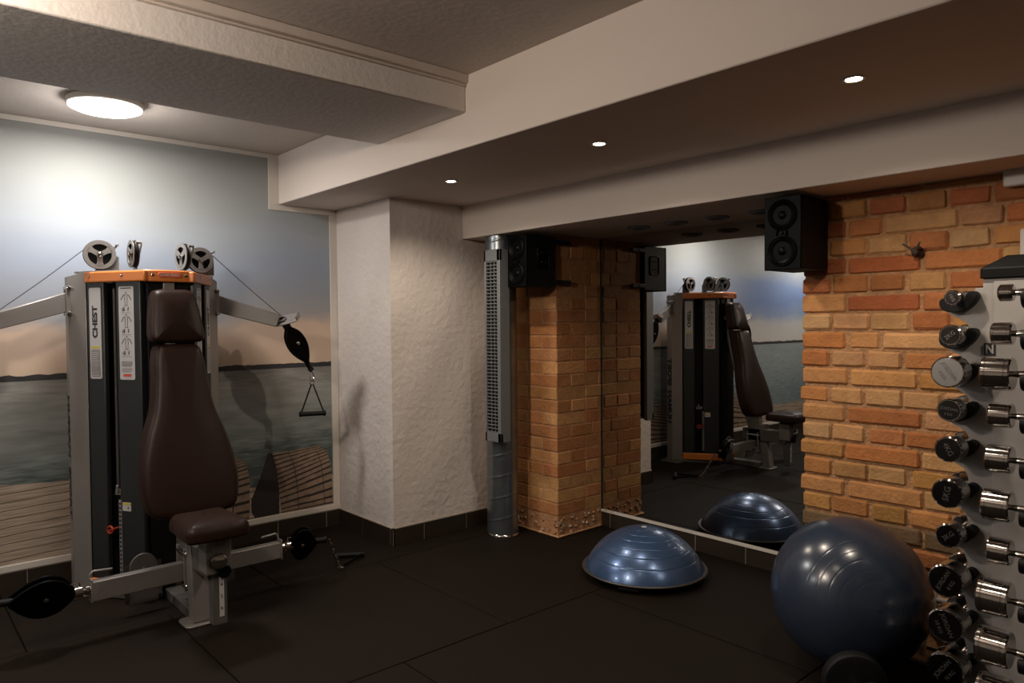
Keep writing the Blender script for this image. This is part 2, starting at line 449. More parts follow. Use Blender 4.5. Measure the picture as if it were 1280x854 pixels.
# plaster pillar: a gridded, slightly wavy surface
bm = bmesh.new()
def wavy(u, v): return 0.004 * math.sin(u * 5.1 + v * 3.3) + 0.003 * math.sin(u * 13 - v * 7 + 1.0)
def wall_grid(bm, p0, p1, z0, z1, nrm, nu, nv):
    p0 = Vector(p0); p1 = Vector(p1); nrm = Vector(nrm); g = []
    for i in range(nu + 1):
        row = []
        for j in range(nv + 1):
            z = z0 + (z1 - z0) * j / nv; p = p0.lerp(p1, i / nu)
            e = min(i, nu - i, 2) / 2.0
            q = Vector((p.x, p.y, z)) + nrm * wavy((p.x + p.y) * 1.0, z) * e
            row.append(bm.verts.new(q))
        g.append(row)
    for i in range(nu):
        for j in range(nv): bm.faces.new((g[i][j], g[i + 1][j], g[i + 1][j + 1], g[i][j + 1]))
wall_grid(bm, (XL, YC, 0), (XC, YC, 0), 0.11, ZA + 0.02, (0, -1, 0), 20, 60)
wall_grid(bm, (XC, YC, 0), (XC, YB + 0.1, 0), 0.11, ZA + 0.02, (1, 0, 0), 24, 60)
box(bm, (XL, YC + 0.012, 0), (XC - 0.012, YM + 0.012, ZA + 0.1))
bmesh.ops.remove_doubles(bm, verts=bm.verts[:], dist=0.0005)
struct('plaster_pillar', bm, M_plaster, recalc=True)

# tile baseboards
def tiles(name, axis, fixed, out, a0, a1, start, step, ztop=0.117, ledge=False):
    bm = bmesh.new()
    def bx(lo, hi, mi):
        s0, s1 = (fixed, fixed + out * 1.0)
        t0, t1 = sorted((s0, s1))
        if axis == 'y': box(bm, (t0, lo[0], lo[1]), (t1, hi[0], hi[1]), mi)
        else: box(bm, (lo[0], t0, lo[1]), (hi[0], t1, hi[1]), mi)
    def bx2(lo, hi, mi, o):
        t0, t1 = sorted((fixed, fixed + o))
        if axis == 'y': box(bm, (t0, lo[0], lo[1]), (t1, hi[0], hi[1]), mi)
        else: box(bm, (lo[0], t0, lo[1]), (hi[0], t1, hi[1]), mi)
    bx2((a0, 0.0), (a1, ztop - 0.001), 1, out * 0.85)
    edges = [a0]
    k = math.ceil((a0 - start) / step)
    p = start + k * step
    while p < a1 - 0.02:
        if p > a0 + 0.02: edges.append(p)
        p += step
    edges.append(a1)
    for e0, e1 in zip(edges, edges[1:]):
        bx2((e0 + 0.0022, 0.0), (e1 - 0.0022, ztop - 0.006), 0, out)
    if ledge: bx2((a0, ztop - 0.011), (a1, ztop + 0.004), 2, out * 1.35)
    else: bx2((a0, ztop - 0.006), (a1, ztop), 1, out)
    return struct(name, bm, [M_tile, M_grout, M_white])
tiles('baseboard_left', 'y', XL, 0.012, Y0, YC, 2.057, 0.36)
tiles('baseboard_pillar', 'y', XC, 0.012, YC - 0.012, YB, 2.762, 0.36)
tiles('baseboard_corner', 'x', YC, -0.012, XL + 0.012, XC + 0.012, -4.425, 0.36)
tiles('baseboard_mirror', 'x', YM, -0.012, XP, XR, -2.648, 0.352, ztop=0.115, ledge=True)

# ------------------------------------------------------------------ bricks
TINTS_R = [(206, 142, 92), (200, 132, 82), (210, 152, 106), (192, 122, 74), (208, 156, 116), (188, 114, 66), (214, 158, 110), (196, 134, 80), (200, 142, 92), (206, 148, 108), (186, 128, 72)]
TINTS_P = [(200, 138, 92), (196, 130, 84), (204, 144, 98), (186, 120, 76), (180, 114, 70), (200, 140, 96)]
COURSE = 0.0872
class Bricks:
    def __init__(s): s.bm = bmesh.new(); s.col = s.bm.loops.layers.float_color.new('tint')
    def brick(s, lo, hi, tint, ch=0.005, jit=0.0025):
        bm = s.bm
        c = lin(tint); f = random.uniform(0.68, 0.93); c = (c[0] * f, c[1] * f * random.uniform(1.02, 1.16), c[2] * f * 0.98, 1)
        js = (jit, 0.0015, jit * 0.6)
        lo = Vector(lo) + Vector([random.uniform(-j_, j_) for j_ in js]); hi = Vector(hi) + Vector([random.uniform(-j_, j_) for j_ in js])
        cen = (lo + hi) / 2; h = (hi - lo) / 2
        vs = {}
        for sx in (-1, 1):
            for sy in (-1, 1):
                for sz in (-1, 1):
                    for ax in range(3):
                        d = [h[i] - (ch if i != ax else 0) for i in range(3)]
                        vs[(sx, sy, sz, ax)] = bm.verts.new(cen + Vector((sx * d[0], sy * d[1], sz * d[2])) + Vector((random.uniform(-jit, jit) * 0.5, random.uniform(-jit, jit) * 0.15, random.uniform(-jit, jit) * 0.5)))
        fs = []
        S = (-1, 1)
        for s_ in S:
            fs.append([vs[(s_, a, b, 0)] for a, b in ((-1, -1), (1, -1), (1, 1), (-1, 1))])
            fs.append([vs[(a, s_, b, 1)] for a, b in ((-1, -1), (1, -1), (1, 1), (-1, 1))])
            fs.append([vs[(a, b, s_, 2)] for a, b in ((-1, -1), (1, -1), (1, 1), (-1, 1))])
        for a in S:
            for b in S:
                fs.append([vs[(a, b, -1, 0)], vs[(a, b, 1, 0)], vs[(a, b, 1, 1)], vs[(a, b, -1, 1)]])
                fs.append([vs[(a, -1, b, 0)], vs[(a, 1, b, 0)], vs[(a, 1, b, 2)], vs[(a, -1, b, 2)]])
                fs.append([vs[(-1, a, b, 1)], vs[(1, a, b, 1)], vs[(1, a, b, 2)], vs[(-1, a, b, 2)]])
                for c_ in S: fs.append([vs[(a, b, c_, k)] for k in range(3)])
        for f_ in fs:
            fc = bm.faces.new(f_)
            for l in fc.loops: l[s.col] = c
# right wall
B = Bricks(); box(B.bm, (XR + 0.012, YB + 0.010, 0), (XE, YM + 0.012, ZB), 1)
for k in range(24):
    z0 = 0.02 + k * COURSE - 0.012; z1 = z0 + COURSE - 0.012
    if z0 > ZB: break
    z1 = min(z1, ZB - 0.003)
    x = XR + random.uniform(-0.012, 0.010) + (0.0 if k % 2 else 0.0)
    first = True
    while x < XE - 0.05:
        if k % 2: L_ = 0.21 if first else random.choice((0.32, 0.29, 0.15, 0.31, 0.14))
        else: L_ = 0.135 if first else random.choice((0.150, 0.155, 0.148, 0.165))
        first = False
        x1 = min(x + L_, XE)
        t = random.choice(TINTS_R)
        if z0 > 1.45 and random.random() < 0.55: t = random.choice([(186, 106, 66), (190, 114, 70), (176, 96, 56)])
        if z0 < 0.45 and random.random() < 0.3: t = (120, 92, 66)
        B.brick((x, YB + random.uniform(-0.003, 0.002), z0), (x1, YB + 0.11, z1), t, ch=0.009, jit=0.0055)
        x = x1 + random.uniform(0.010, 0.017)
struct('wall_brick', B.bm, [M_brick, M_mortar], smooth=False)
# brick pillar
B = Bricks(); box(B.bm, (XC + 0.01, YB + 0.003, 0), (XP - 0.003, YM, ZB), 1)
for k in range(25):
    z0 = 0.145 + (k - 1) * COURSE; z1 = z0 + COURSE - 0.009
    if k == 0: continue
    if z0 > ZB - 0.02: break
    z1 = min(z1, ZB - 0.002)
    e = random.uniform(-0.002, 0.002)
    if k % 2:   # stretcher on the front
        B.brick((XP - 0.275, YB + e, z0), (XP + e, YB + 0.13, z1), random.choice(TINTS_P), 0.004, 0.0015)
        B.brick((XP - 0.42, YB, z0), (XP - 0.284, YB + 0.13, z1), random.choice(TINTS_P), 0.004, 0.0015)
        y = YB + 0.139
    else:
        B.brick((XP - 0.135, YB + e, z0), (XP + e, YB + 0.275, z1), random.choice(TINTS_P), 0.004, 0.0015)
        B.brick((XP - 0.28, YB + e, z0), (XP - 0.144, YB + 0.13, z1), random.choice(TINTS_P), 0.004, 0.0015)
        B.brick((XP - 0.56, YB + e, z0), (XP - 0.289, YB + 0.13, z1), random.choice(TINTS_P), 0.004, 0.0015)
        y = YB + 0.284
    while y < YM - 0.03:
        L_ = random.choice((0.13, 0.135, 0.2))
        y1 = min(y + L_, YM - 0.002)
        B.brick((XP - 0.12, y, z0), (XP + random.uniform(-0.002, 0.002), y1, z1), random.choice(TINTS_P), 0.004, 0.0015)
        y = y1 + 0.009
pillar = struct('brick_pillar', B.bm, [M_brick, M_mortar2], smooth=False)
# crumbling foot of the pillar
bm = bmesh.new()
for i in range(90):
    t = random.random(); z = random.uniform(0.012, 0.125)
    if random.random() < 0.5: c = Vector((XP - random.uniform(0.0, 0.5), YB + random.uniform(0.0, 0.02), z))
    else: c = Vector((XP - random.uniform(0.0, 0.02), YB + random.uniform(0.0, 0.43), z))
    r = random.uniform(0.012, 0.024)
    res = bmesh.ops.create_icosphere(bm, subdivisions=1, radius=r)
    for v in res['verts']:
        v.co = Vector((v.co.x * random.uniform(0.7, 1.2), v.co.y * random.uniform(0.7, 1.2), v.co.z * random.uniform(0.5, 0.9))) + c
        v.co.z = max(v.co.z, 0.001); v.co.x = min(v.co.x, XP + 0.008); v.co.y = min(max(v.co.y, YB - 0.008), YM - 0.002)
box(bm, (XC + 0.01, YB + 0.004, 0), (XP - 0.004, YM, 0.14))
struct('pillar_foot', bm, M_rubble, smooth=False)
bm = bmesh.new(); prism(bm, [(XC + 0.012, YB - 0.018), (XP + 0.018, YB - 0.018), (XP + 0.018, YM - 0.02), (XP, YM - 0.02), (XP, YB), (XC + 0.012, YB)], 0.0, 0.016)
struct('trim_2', bm, M_mortar, bevel=0.008)

# ------------------------------------------------------------------ mirror
t = thing('wall_mirror', 'large frameless wall mirror in the niche between the brick pillar and brick wall', 'mirror', ((XP + XR) / 2, YM, 0.119))
bm = bmesh.new(); box(bm, (XP + 0.004, YM - 0.005, 0.1195), (XR + 0.06, YM, ZB - 0.001))
finish('glass', bm, M_mirror, t, smooth=False)
bm = bmesh.new(); box(bm, (XP - 0.0005, YM - 0.012, 0.1195), (XP + 0.005, YM, ZB - 0.001))
finish('edge_strip', bm, M_dark, t, smooth=False)

# ------------------------------------------------------------------ mural on the left wall, white edging around it
t = thing('wall_mural', 'large printed seascape mural of sea, sky and slatted wooden loungers on left wall', 'mural', (XL, 0, 0.15))
bm = bmesh.new()
out = [(Y0 + 0.05, 0.153), (2.475, 0.153), (2.475, 2.23), (2.03, 2.23), (2.03, 2.575), (Y0 + 0.05, 2.575)]
prism(bm, out, 0.0, 0.004, place((XL, 0, 0), (0, 1, 0), (1, 0, 0)))
# place(): local y is world z here
o = finish('print', bm, M_mural, t, smooth=False)
def lounger_print(name, L0, L1, ns, dark=None):
    """L0/L1: left and right edge polylines (y,z) top to bottom; printed slats"""
    bm = bmesh.new(); P = place((XL + 0.0045, 0, 0), (0, 1, 0), (1, 0, 0))
    a = spline([(p[0], p[1], 0) for p in L0], 10); b = spline([(p[0], p[1], 0) for p in L1], 10)
    def at(c, u):
        f = u * (len(c) - 1); i = min(int(f), len(c) - 2); return c[i].lerp(c[i + 1], f - i)
    prism(bm, [tuple(at(a, u / 12)[:2]) for u in range(13)] + [tuple(at(b, 1 - u / 12)[:2]) for u in range(13)], 0, 0.0006, P, 1)
    if dark: prism(bm, dark, 0, 0.0007, P, 1)
    for i in range(ns):
        u0 = (i + 0.05) / ns; u1 = (i + 0.74) / ns
        p, q, r, s_ = at(a, u0), at(b, u0), at(b, u1), at(a, u1)
        n = 6
        for j in range(n):
            f0 = j / n; f1 = (j + 1) / n - (0.012 if j in (1, 4) else 0)
            A_, B_, C_, D_ = p.lerp(q, f0), p.lerp(q, f1), s_.lerp(r, f1), s_.lerp(r, f0)
            dz = random.uniform(-0.002, 0.002)
            prism(bm, [(D_.x, D_.y + dz), (C_.x, C_.y + dz), (B_.x, B_.y + dz), (A_.x, A_.y + dz)], 0.0005, 0.0012, P, 0)
    return finish(name, bm, [M_slat, M_slatdk], t, smooth=False)
lounger_print('printed_lounger', [(2.026, .577), (2.058, .446), (2.072, .307), (2.085, .16)], [(2.37, .592), (2.43, .535), (2.462, .40), (2.473, .163)], 13,
              [(2.07, .158), (2.072, .307), (2.058, .446), (2.035, .56), (2.01, .588), (1.99, .575), (1.969, .503), (1.923, .385), (1.877, .284), (1.878, .2), (1.90, .158)])
lounger_print('printed_lounger', [(1.30, .575), (1.27, .446), (1.24, .307), (1.22, .16)], [(1.79, .585), (1.842, .53), (1.868, .41), (1.862, .163)], 13)
lounger_print('printed_lounger', [(-0.45, .555), (-0.52, .446), (-0.55, .307), (-0.56, .16)], [(-0.06, .56), (-0.02, .52), (0.0, .41), (-0.01, .163)], 12)
bm = bmesh.new()
box(bm, (XL, Y0, 0.117), (XL + 0.016, YC - 0.001, 0.153))
struct('trim_3', bm, M_white, bevel=0.002)
bm = bmesh.new(); box(bm, (XL, 2.475, 0.153), (XL + 0.012, YC - 0.001, 2.23)); box(bm, (XL, 2.03, 2.23), (XL + 0.012, YC - 0.001, ZA)); box(bm, (XL, 2.03, ZA), (XL + 0.012, YBM - 0.001, ZC - 0.001)); box(bm, (XL, Y0, 2.575), (XL + 0.012, 2.03, ZC - 0.001))
struct('trim_4', bm, M_white, bevel=0.002)

# ------------------------------------------------------------------ lamps
def light(name, kind, loc, energy, color, parent, size=0.05, spot=None, blend=0.5, rot=(0, 0, 0)):
    d = bpy.data.lights.new(name, kind); d.energy = energy; d.color = color
    if kind == 'SPOT': d.spot_size = math.radians(spot); d.spot_blend = blend; d.shadow_soft_size = size
    elif kind == 'AREA': d.shape = 'DISK'; d.size = size
    else: d.shadow_soft_size = size
    o = bpy.data.objects.new(name, d); COL.objects.link(o); o.parent = parent
    o.location = Vector(loc) - ORG[parent.name]; o.rotation_euler = rot
    return o
def panel_lamp(x, y, label, power, color=PANEL_COL):
    t = thing('round_ceiling_light', label, 'ceiling light', (x, y, ZC), 'round flush ceiling lights')
    bm = bmesh.new(); lathe(bm, [(0.17, ZC), (0.176, ZC - 0.006), (0.176, ZC - 0.030), (0.168, ZC - 0.034), (0.160, ZC - 0.034)], Matrix.Translation((x, y, 0)), 48, cap=False)
    finish('rim', bm, M_whitep, t)
    bm = bmesh.new(); lathe(bm, [(0.170, ZC - 0.030), (0.168, ZC - 0.040), (0.14, ZC - 0.052), (0.08, ZC - 0.058), (0.0, ZC - 0.060)], Matrix.Translation((x, y, 0)), 48, cap=False)
    finish('diffuser', bm, M_lens, t)
    if color is DOME_COL: light('lamp_light', 'POINT', (x, y, ZC - 0.20), power, color, t, size=0.10)
    else:
        light('lamp_light', 'AREA', (x, y, ZC - 0.064), power, color, t, size=0.32)
        light('lamp_glow', 'POINT', (x, y, ZC - 0.15), power * 0.30, color, t, size=0.08)
panel_lamp(-4.166, 0.926, 'round glowing flush ceiling light on the low ceiling above the cable machine', PANEL_POWER)
panel_lamp(-2.3, -0.35, 'round glowing flush ceiling light in the high ceiling, outside the picture', DOME_POWER, DOME_COL)
panel_lamp(-4.166, -1.60, 'round glowing flush ceiling light farther along the left aisle, outside the picture', PANEL_POWER)
def spot_lamp(x, y, z, label, group, power, size=74, blend=0.55):
    t = thing('recessed_spotlight', label, 'spotlight', (x, y, z), group)
    bm = bmesh.new(); lathe(bm, [(0.026, z - 0.001), (0.028, z - 0.004), (0.038, z - 0.005), (0.042, z - 0.002), (0.042, z)], Matrix.Translation((x, y, 0)), 32, cap=False)
    finish('trim_ring', bm, M_whitep, t)
    bm = bmesh.new(); lathe(bm, [(0.0, z - 0.0035), (0.020, z - 0.0035), (0.027, z - 0.0015)], Matrix.Translation((x, y, 0)), 32, cap=False)
    finish('lens', bm, M_spotlens, t)
    light('lamp_light', 'SPOT', (x, y, z - 0.012), power, SPOT_COL, t, size=0.022, spot=size, blend=blend)
G = 'recessed downlights in the long white beam'
spot_lamp(-3.365, 2.52, ZA, 'lit recessed downlight in beam, the one nearest the white plaster pillar', G, SPOT_POWER, 150, 0.6)
spot_lamp(-2.235, 2.52, ZA, 'lit recessed downlight in beam, the middle one of the three seen', G, SPOT_POWER, 150, 0.6)
spot_lamp(-1.085, 2.52, ZA, 'lit recessed downlight in beam, the one nearest the dumbbell rack', G, SPOT_POWER, 150, 0.6)
spot_lamp(0.06, 2.52, ZA, 'lit recessed downlight in beam, outside the picture beyond the dumbbell rack', G, SPOT_POWER, 150, 0.6)
G = 'recessed downlights in the high ceiling'
spot_lamp(-1.35, 0.95, ZC, 'lit recessed downlight in the high ceiling in front of the long beam', G, SPOT_POWER * 0.45, 110, 0.6)
spot_lamp(-1.6, -1.2, ZC, 'lit recessed downlight in the high ceiling near the back of the room', G, SPOT_POWER * 0.45, 110, 0.6)
spot_lamp(0.7, 0.6, ZC, 'lit recessed downlight in the high ceiling beside the right wall', G, SPOT_POWER * 0.45, 110, 0.6)
# unlit round fittings above the mirror
RINGS = [(-2.866, 'unlit round ceiling fitting above mirror, nearest the brick pillar'), (-2.588, 'unlit round ceiling fitting above mirror, second from the brick pillar'),
         (-2.31, 'unlit round ceiling fitting above mirror, third from the brick pillar'), (-2.035, 'unlit round ceiling fitting above mirror, nearest the right loudspeaker')]
for x, lb in RINGS:
    t = thing('unlit_downlight', lb, 'ceiling fitting', (x, 3.60, ZB), 'unlit round fittings in soffit above mirror')
    bm = bmesh.new(); lathe(bm, [(0.070, ZB), (0.070, ZB - 0.010), (0.060, ZB - 0.014), (0.050, ZB - 0.012), (0.046, ZB - 0.006)], Matrix.Translation((x, 3.6, 0)), 32, cap=False)
    finish('trim_ring', bm, M_chromedk if False else M_grille, t)
    bm = bmesh.new(); lathe(bm, [(0.047, ZB - 0.006), (0.022, ZB - 0.003), (0.0, ZB - 0.003)], Matrix.Translation((x, 3.6, 0)), 32, cap=False)
    finish('insert', bm, M_dark, t)

# ------------------------------------------------------------------ ventilation duct and grille
cx, cy, R = -3.768, 3.235, 0.106
t = thing('ventilation_duct', 'galvanised spiral ventilation duct standing from floor to soffit beside brick pillar', 'duct', (cx, cy, 0))
bm = bmesh.new()
n = 48; zs = [0.004 + i * 0.0102 for i in range(200)]
turn = 0.145; prev = None
nz_ = int((ZB - 0.006) / 0.006)
rings = []
for i in range(nz_ + 1):
    z = 0.003 + i * (ZB - 0.006) / nz_
    row = []
    for j in range(n):
        a = 2 * PI * j / n
        ph = ((z / turn - a / (2 * PI)) % 1.0)
        d = min(ph, 1 - ph) * turn
        r = R + (0.0022 if d < 0.0045 else 0.0)
        row.append(bm.verts.new((cx + r * math.cos(a), cy + r * math.sin(a), z)))
    rings.append(row)
for A_, B_ in zip(rings, rings[1:]):
    for j in range(n): bm.faces.new((A_[j], A_[(j + 1) % n], B_[(j + 1) % n], B_[j]))
finish('duct_tube', bm, M_steel, t)
bm = bmesh.new(); lathe(bm, [(R, 0.0), (R + 0.006, 0.0), (R + 0.006, 0.008), (R, 0.016)], Matrix.Translation((cx, cy, 0)), 48, cap=False)
finish('floor_collar', bm, M_chrome, t)
# grille: faces the room (towards -y), slender box on the duct
gx0, gx1, gz0, gz1, gy = -3.752, -3.592, 0.665, 1.935, 3.075
g = finish('grille', (lambda b: (box(b, (gx0, gy, gz0), (gx1, gy + 0.02, gz0 + 0.06)), box(b, (gx0, gy, gz1 - 0.075), (gx1, gy + 0.02, gz1)),
    box(b, (gx0, gy, gz0), (gx0 + 0.018, gy + 0.075, gz1)), box(b, (gx1 - 0.03, gy, gz0), (gx1, gy + 0.085, gz1)), b)[-1])(bmesh.new()), M_grille, t, bevel=0.002)
bm = bmesh.new(); box(bm, (gx0 + 0.01, gy + 0.022, gz0 + 0.02), (gx1 - 0.01, gy + 0.03, gz1 - 0.02)); finish('grille_back', bm, M_dark, t, smooth=False)
bm = bmesh.new()
nb = 50
for i in range(nb):
    z = gz0 + 0.065 + (gz1 - gz0 - 0.145) * i / (nb - 1)
    box(bm, (gx0 + 0.016, gy + 0.004, z - 0.0026), (gx1 - 0.028, gy + 0.012, z + 0.0026))
for u in (0.33, 0.66):
    x = gx0 + 0.018 + u * (gx1 - gx0 - 0.048)
    box(bm, (x - 0.003, gy + 0.010, gz0 + 0.05), (x + 0.003, gy + 0.02, gz1 - 0.06))
finish('louvre', bm, M_grille, t, smooth=False)

# ------------------------------------------------------------------ loudspeakers
def speaker(x0, label, bracket):
    x1 = x0 + 0.178; y0, y1, z0, z1 = 3.145, 3.415, 1.685, 2.020
    t = thing('loudspeaker', label, 'loudspeaker', (x0 + 0.09, y1, z0), 'black wall loudspeakers')
    bm = bmesh.new(); box(bm, (x0, y0 + 0.012, z0), (x1, y1, z1)); finish('cabinet', bm, M_black, t, bevel=0.006)
    bm = bmesh.new(); box(bm, (x0 - 0.001, y0, z0 - 0.001), (x1 + 0.001, y0 + 0.012, z1 + 0.001)); finish('baffle', bm, M_blackgloss, t, bevel=0.004)
    cxm = (x0 + x1) / 2
    for nm, zc, r in (('woofer', z0 + 0.085, 0.066), ('woofer', z1 - 0.085, 0.066), ('tweeter', (z0 + z1) / 2, 0.026)):
        bm = bmesh.new(); Mx = place((cxm, y0 - 0.001, zc), (1, 0, 0), (0, -1, 0))
        lathe(bm, [(r * 1.08, 0.0), (r * 1.08, 0.004), (r, 0.006), (r * 0.93, 0.003), (r * 0.86, 0.005), (r * 0.5, -0.006), (r * 0.33, -0.008), (r * 0.30, 0.0), (r * 0.2, 0.005), (0, 0.007)], Mx, 40, cap=False)
        finish(nm, bm, M_blackgloss, t)
    # side port / terminal recess
    Mx = place((x1 + 0.0005, y0 + 0.15, z0 + 0.19), (0, 1, 0), (1, 0, 0))
    bm = bmesh.new()
    tube(bm, [Mx @ Vector((p[0], p[1], 0.002)) for p in rrect(0.105, 0.14, 0.02)], 0.004, 8, closed=True)
    prism(bm, rrect(0.10, 0.135, 0.02), 0.0, 0.0015, Mx)
    tp = None
    if bracket: tp = finish('terminal_plate', bm, M_blackgloss, t)
    if bracket: bm = bmesh.new()
    for dx, dy in ((-0.02, 0.03), (0.02, 0.03), (-0.02, -0.03), (0.02, -0.03)) if bracket else ():
        bm = bmesh.new()
        lathe(bm, [(0.004, 0), (0.004, 0.005), (0.002, 0.007)], Mx @ Matrix.Translation((dx, dy, 0.001)), 12)
        finish('terminal_screw', bm, M_chrome, tp)
    if bracket:
        for zc in (z0 + 0.035, z1 - 0.035):
            bm = bmesh.new(); box(bm, (x1 - 0.012, y1 - 0.02, zc - 0.014), (x1 + 0.003, y1 + 0.14, zc + 0.014)); cyl(bm, (x1 + 0.003, y1 + 0.06, zc), (x1 + 0.008, y1 + 0.06, zc), 0.006, 12)
            finish('wall_bracket', bm, M_black, t, bevel=0.002)
    else:
        for zc in (z0 + 0.06, z1 - 0.06):
            bm = bmesh.new(); box(bm, (x0 + 0.07, y1 - 0.003, zc - 0.014), (x0 + 0.115, YB + 0.002, zc + 0.014)); finish('wall_bracket', bm, M_black, t, bevel=0.002)
    return t
speaker(-3.590, 'black loudspeaker hung high on the brick pillar beside the duct', True)
speaker(-1.765, 'black loudspeaker hung high on the left end of the brick wall', False)

# hook and wall box
hx, hz = -1.20, 1.745
t = thing('wall_hook', 'rusty double-pronged iron hook set in an orange brick', 'hook', (hx, YB, hz))
bm = bmesh.new(); Mx = place((hx, YB - 0.006, hz), (1, 0, 0), (0, -1, 0))
lathe(bm, [(0.024, -0.004), (0.026, 0.004), (0.018, 0.010), (0.012, 0.03), (0.013, 0.036), (0.0, 0.038)], Mx, 14, cap=False); finish('base_plate', bm, M_rust, t)
for s in (-1, 1):
    bm = bmesh.new(); cyl(bm, Mx @ Vector((0, 0, 0.030)), Mx @ Vector((s * 0.035 - 0.008, 0.036, 0.055)), 0.0045, 10, ch=0.001); finish('prong', bm, M_chrome if False else M_silver2, t)
bx0, bz0 = -0.875, 1.972
t = thing('sensor_box', 'small pale rounded plastic box high on the brick wall under the soffit', 'wall box', (-0.8, YB, bz0))
bm = bmesh.new(); Mx = place((-0.79, YB - 0.002, 2.013), (1, 0, 0), (0, -1, 0)); prism(bm, rrect(0.17, 0.078, 0.012), 0, 0.045, Mx); finish('casing', bm, M_whitep, t, bevel=0.006)
bm = bmesh.new(); prism(bm, rrect(0.03, 0.006, 0.002), 0, 0.001, Mx @ Matrix.Translation((-0.045, 0.022, 0.0455))); finish('indicator', bm, M_label, t)
t = thing('switch_plate', 'narrow white plastic plate on the brick wall above the dumbbell rack', 'wall plate', (-0.78, YB, 1.70))
bm = bmesh.new(); prism(bm, rrect(0.09, 0.11, 0.01), 0, 0.012, place((-0.778, YB - 0.002, 1.752), (1, 0, 0), (0, -1, 0))); finish('cover', bm, M_whitep, t, bevel=0.003)
bm = bmesh.new(); prism(bm, rrect(0.05, 0.06, 0.004), 0, 0.003, place((-0.778, YB - 0.0142, 1.752), (1, 0, 0), (0, -1, 0))); finish('switch', bm, M_whitep, t, bevel=0.001)

# ------------------------------------------------------------------ cable chest machine
CY = 1.19
MC = thing('chest_press_machine', 'silver, orange and dark grey cable chest machine with brown padded seat against mural wall', 'gym machine', (-4.05, CY, 0))
ZT = 1.742
Ppos = {'A': (-4.417, 0.325), 'B': (-4.085, 0.122)}
def V3(x, s, z): return Vector((x, CY + s, z))
# base plate frame
bm = bmesh.new()
prism(bm, [(-4.60, CY - 0.40), (-4.50, CY - 0.40), (-4.12, CY - 0.13), (-4.12, CY + 0.13), (-4.50, CY + 0.40), (-4.60, CY + 0.40)], 0.0, 0.028)
bar(bm, (-4.12, CY, 0.026), (-3.72, CY, 0.026), 0.09, 0.052)
finish('base_frame', bm, M_silver2, MC, bevel=0.004)
def vface(sgn):
    a = Vector((Ppos['A'][0], CY + sgn * Ppos['A'][1], 0)); b = Vector((Ppos['B'][0], CY + sgn * Ppos['B'][1], 0))
    d = (b - a).normalized(); nrm = Vector((d.y, -d.x, 0)) * (-sgn) * -1
    if nrm.x < 0: nrm = -nrm
    # outward normal points away from the machine axis and to +x
    if (nrm.y * sgn) < 0: nrm = Vector((-nrm.x, -nrm.y, 0)) if False else nrm
    n2 = Vector((-d.y, d.x, 0)); n2 = n2 if n2.y * sgn > 0 else -n2
    return a, b, d, n2
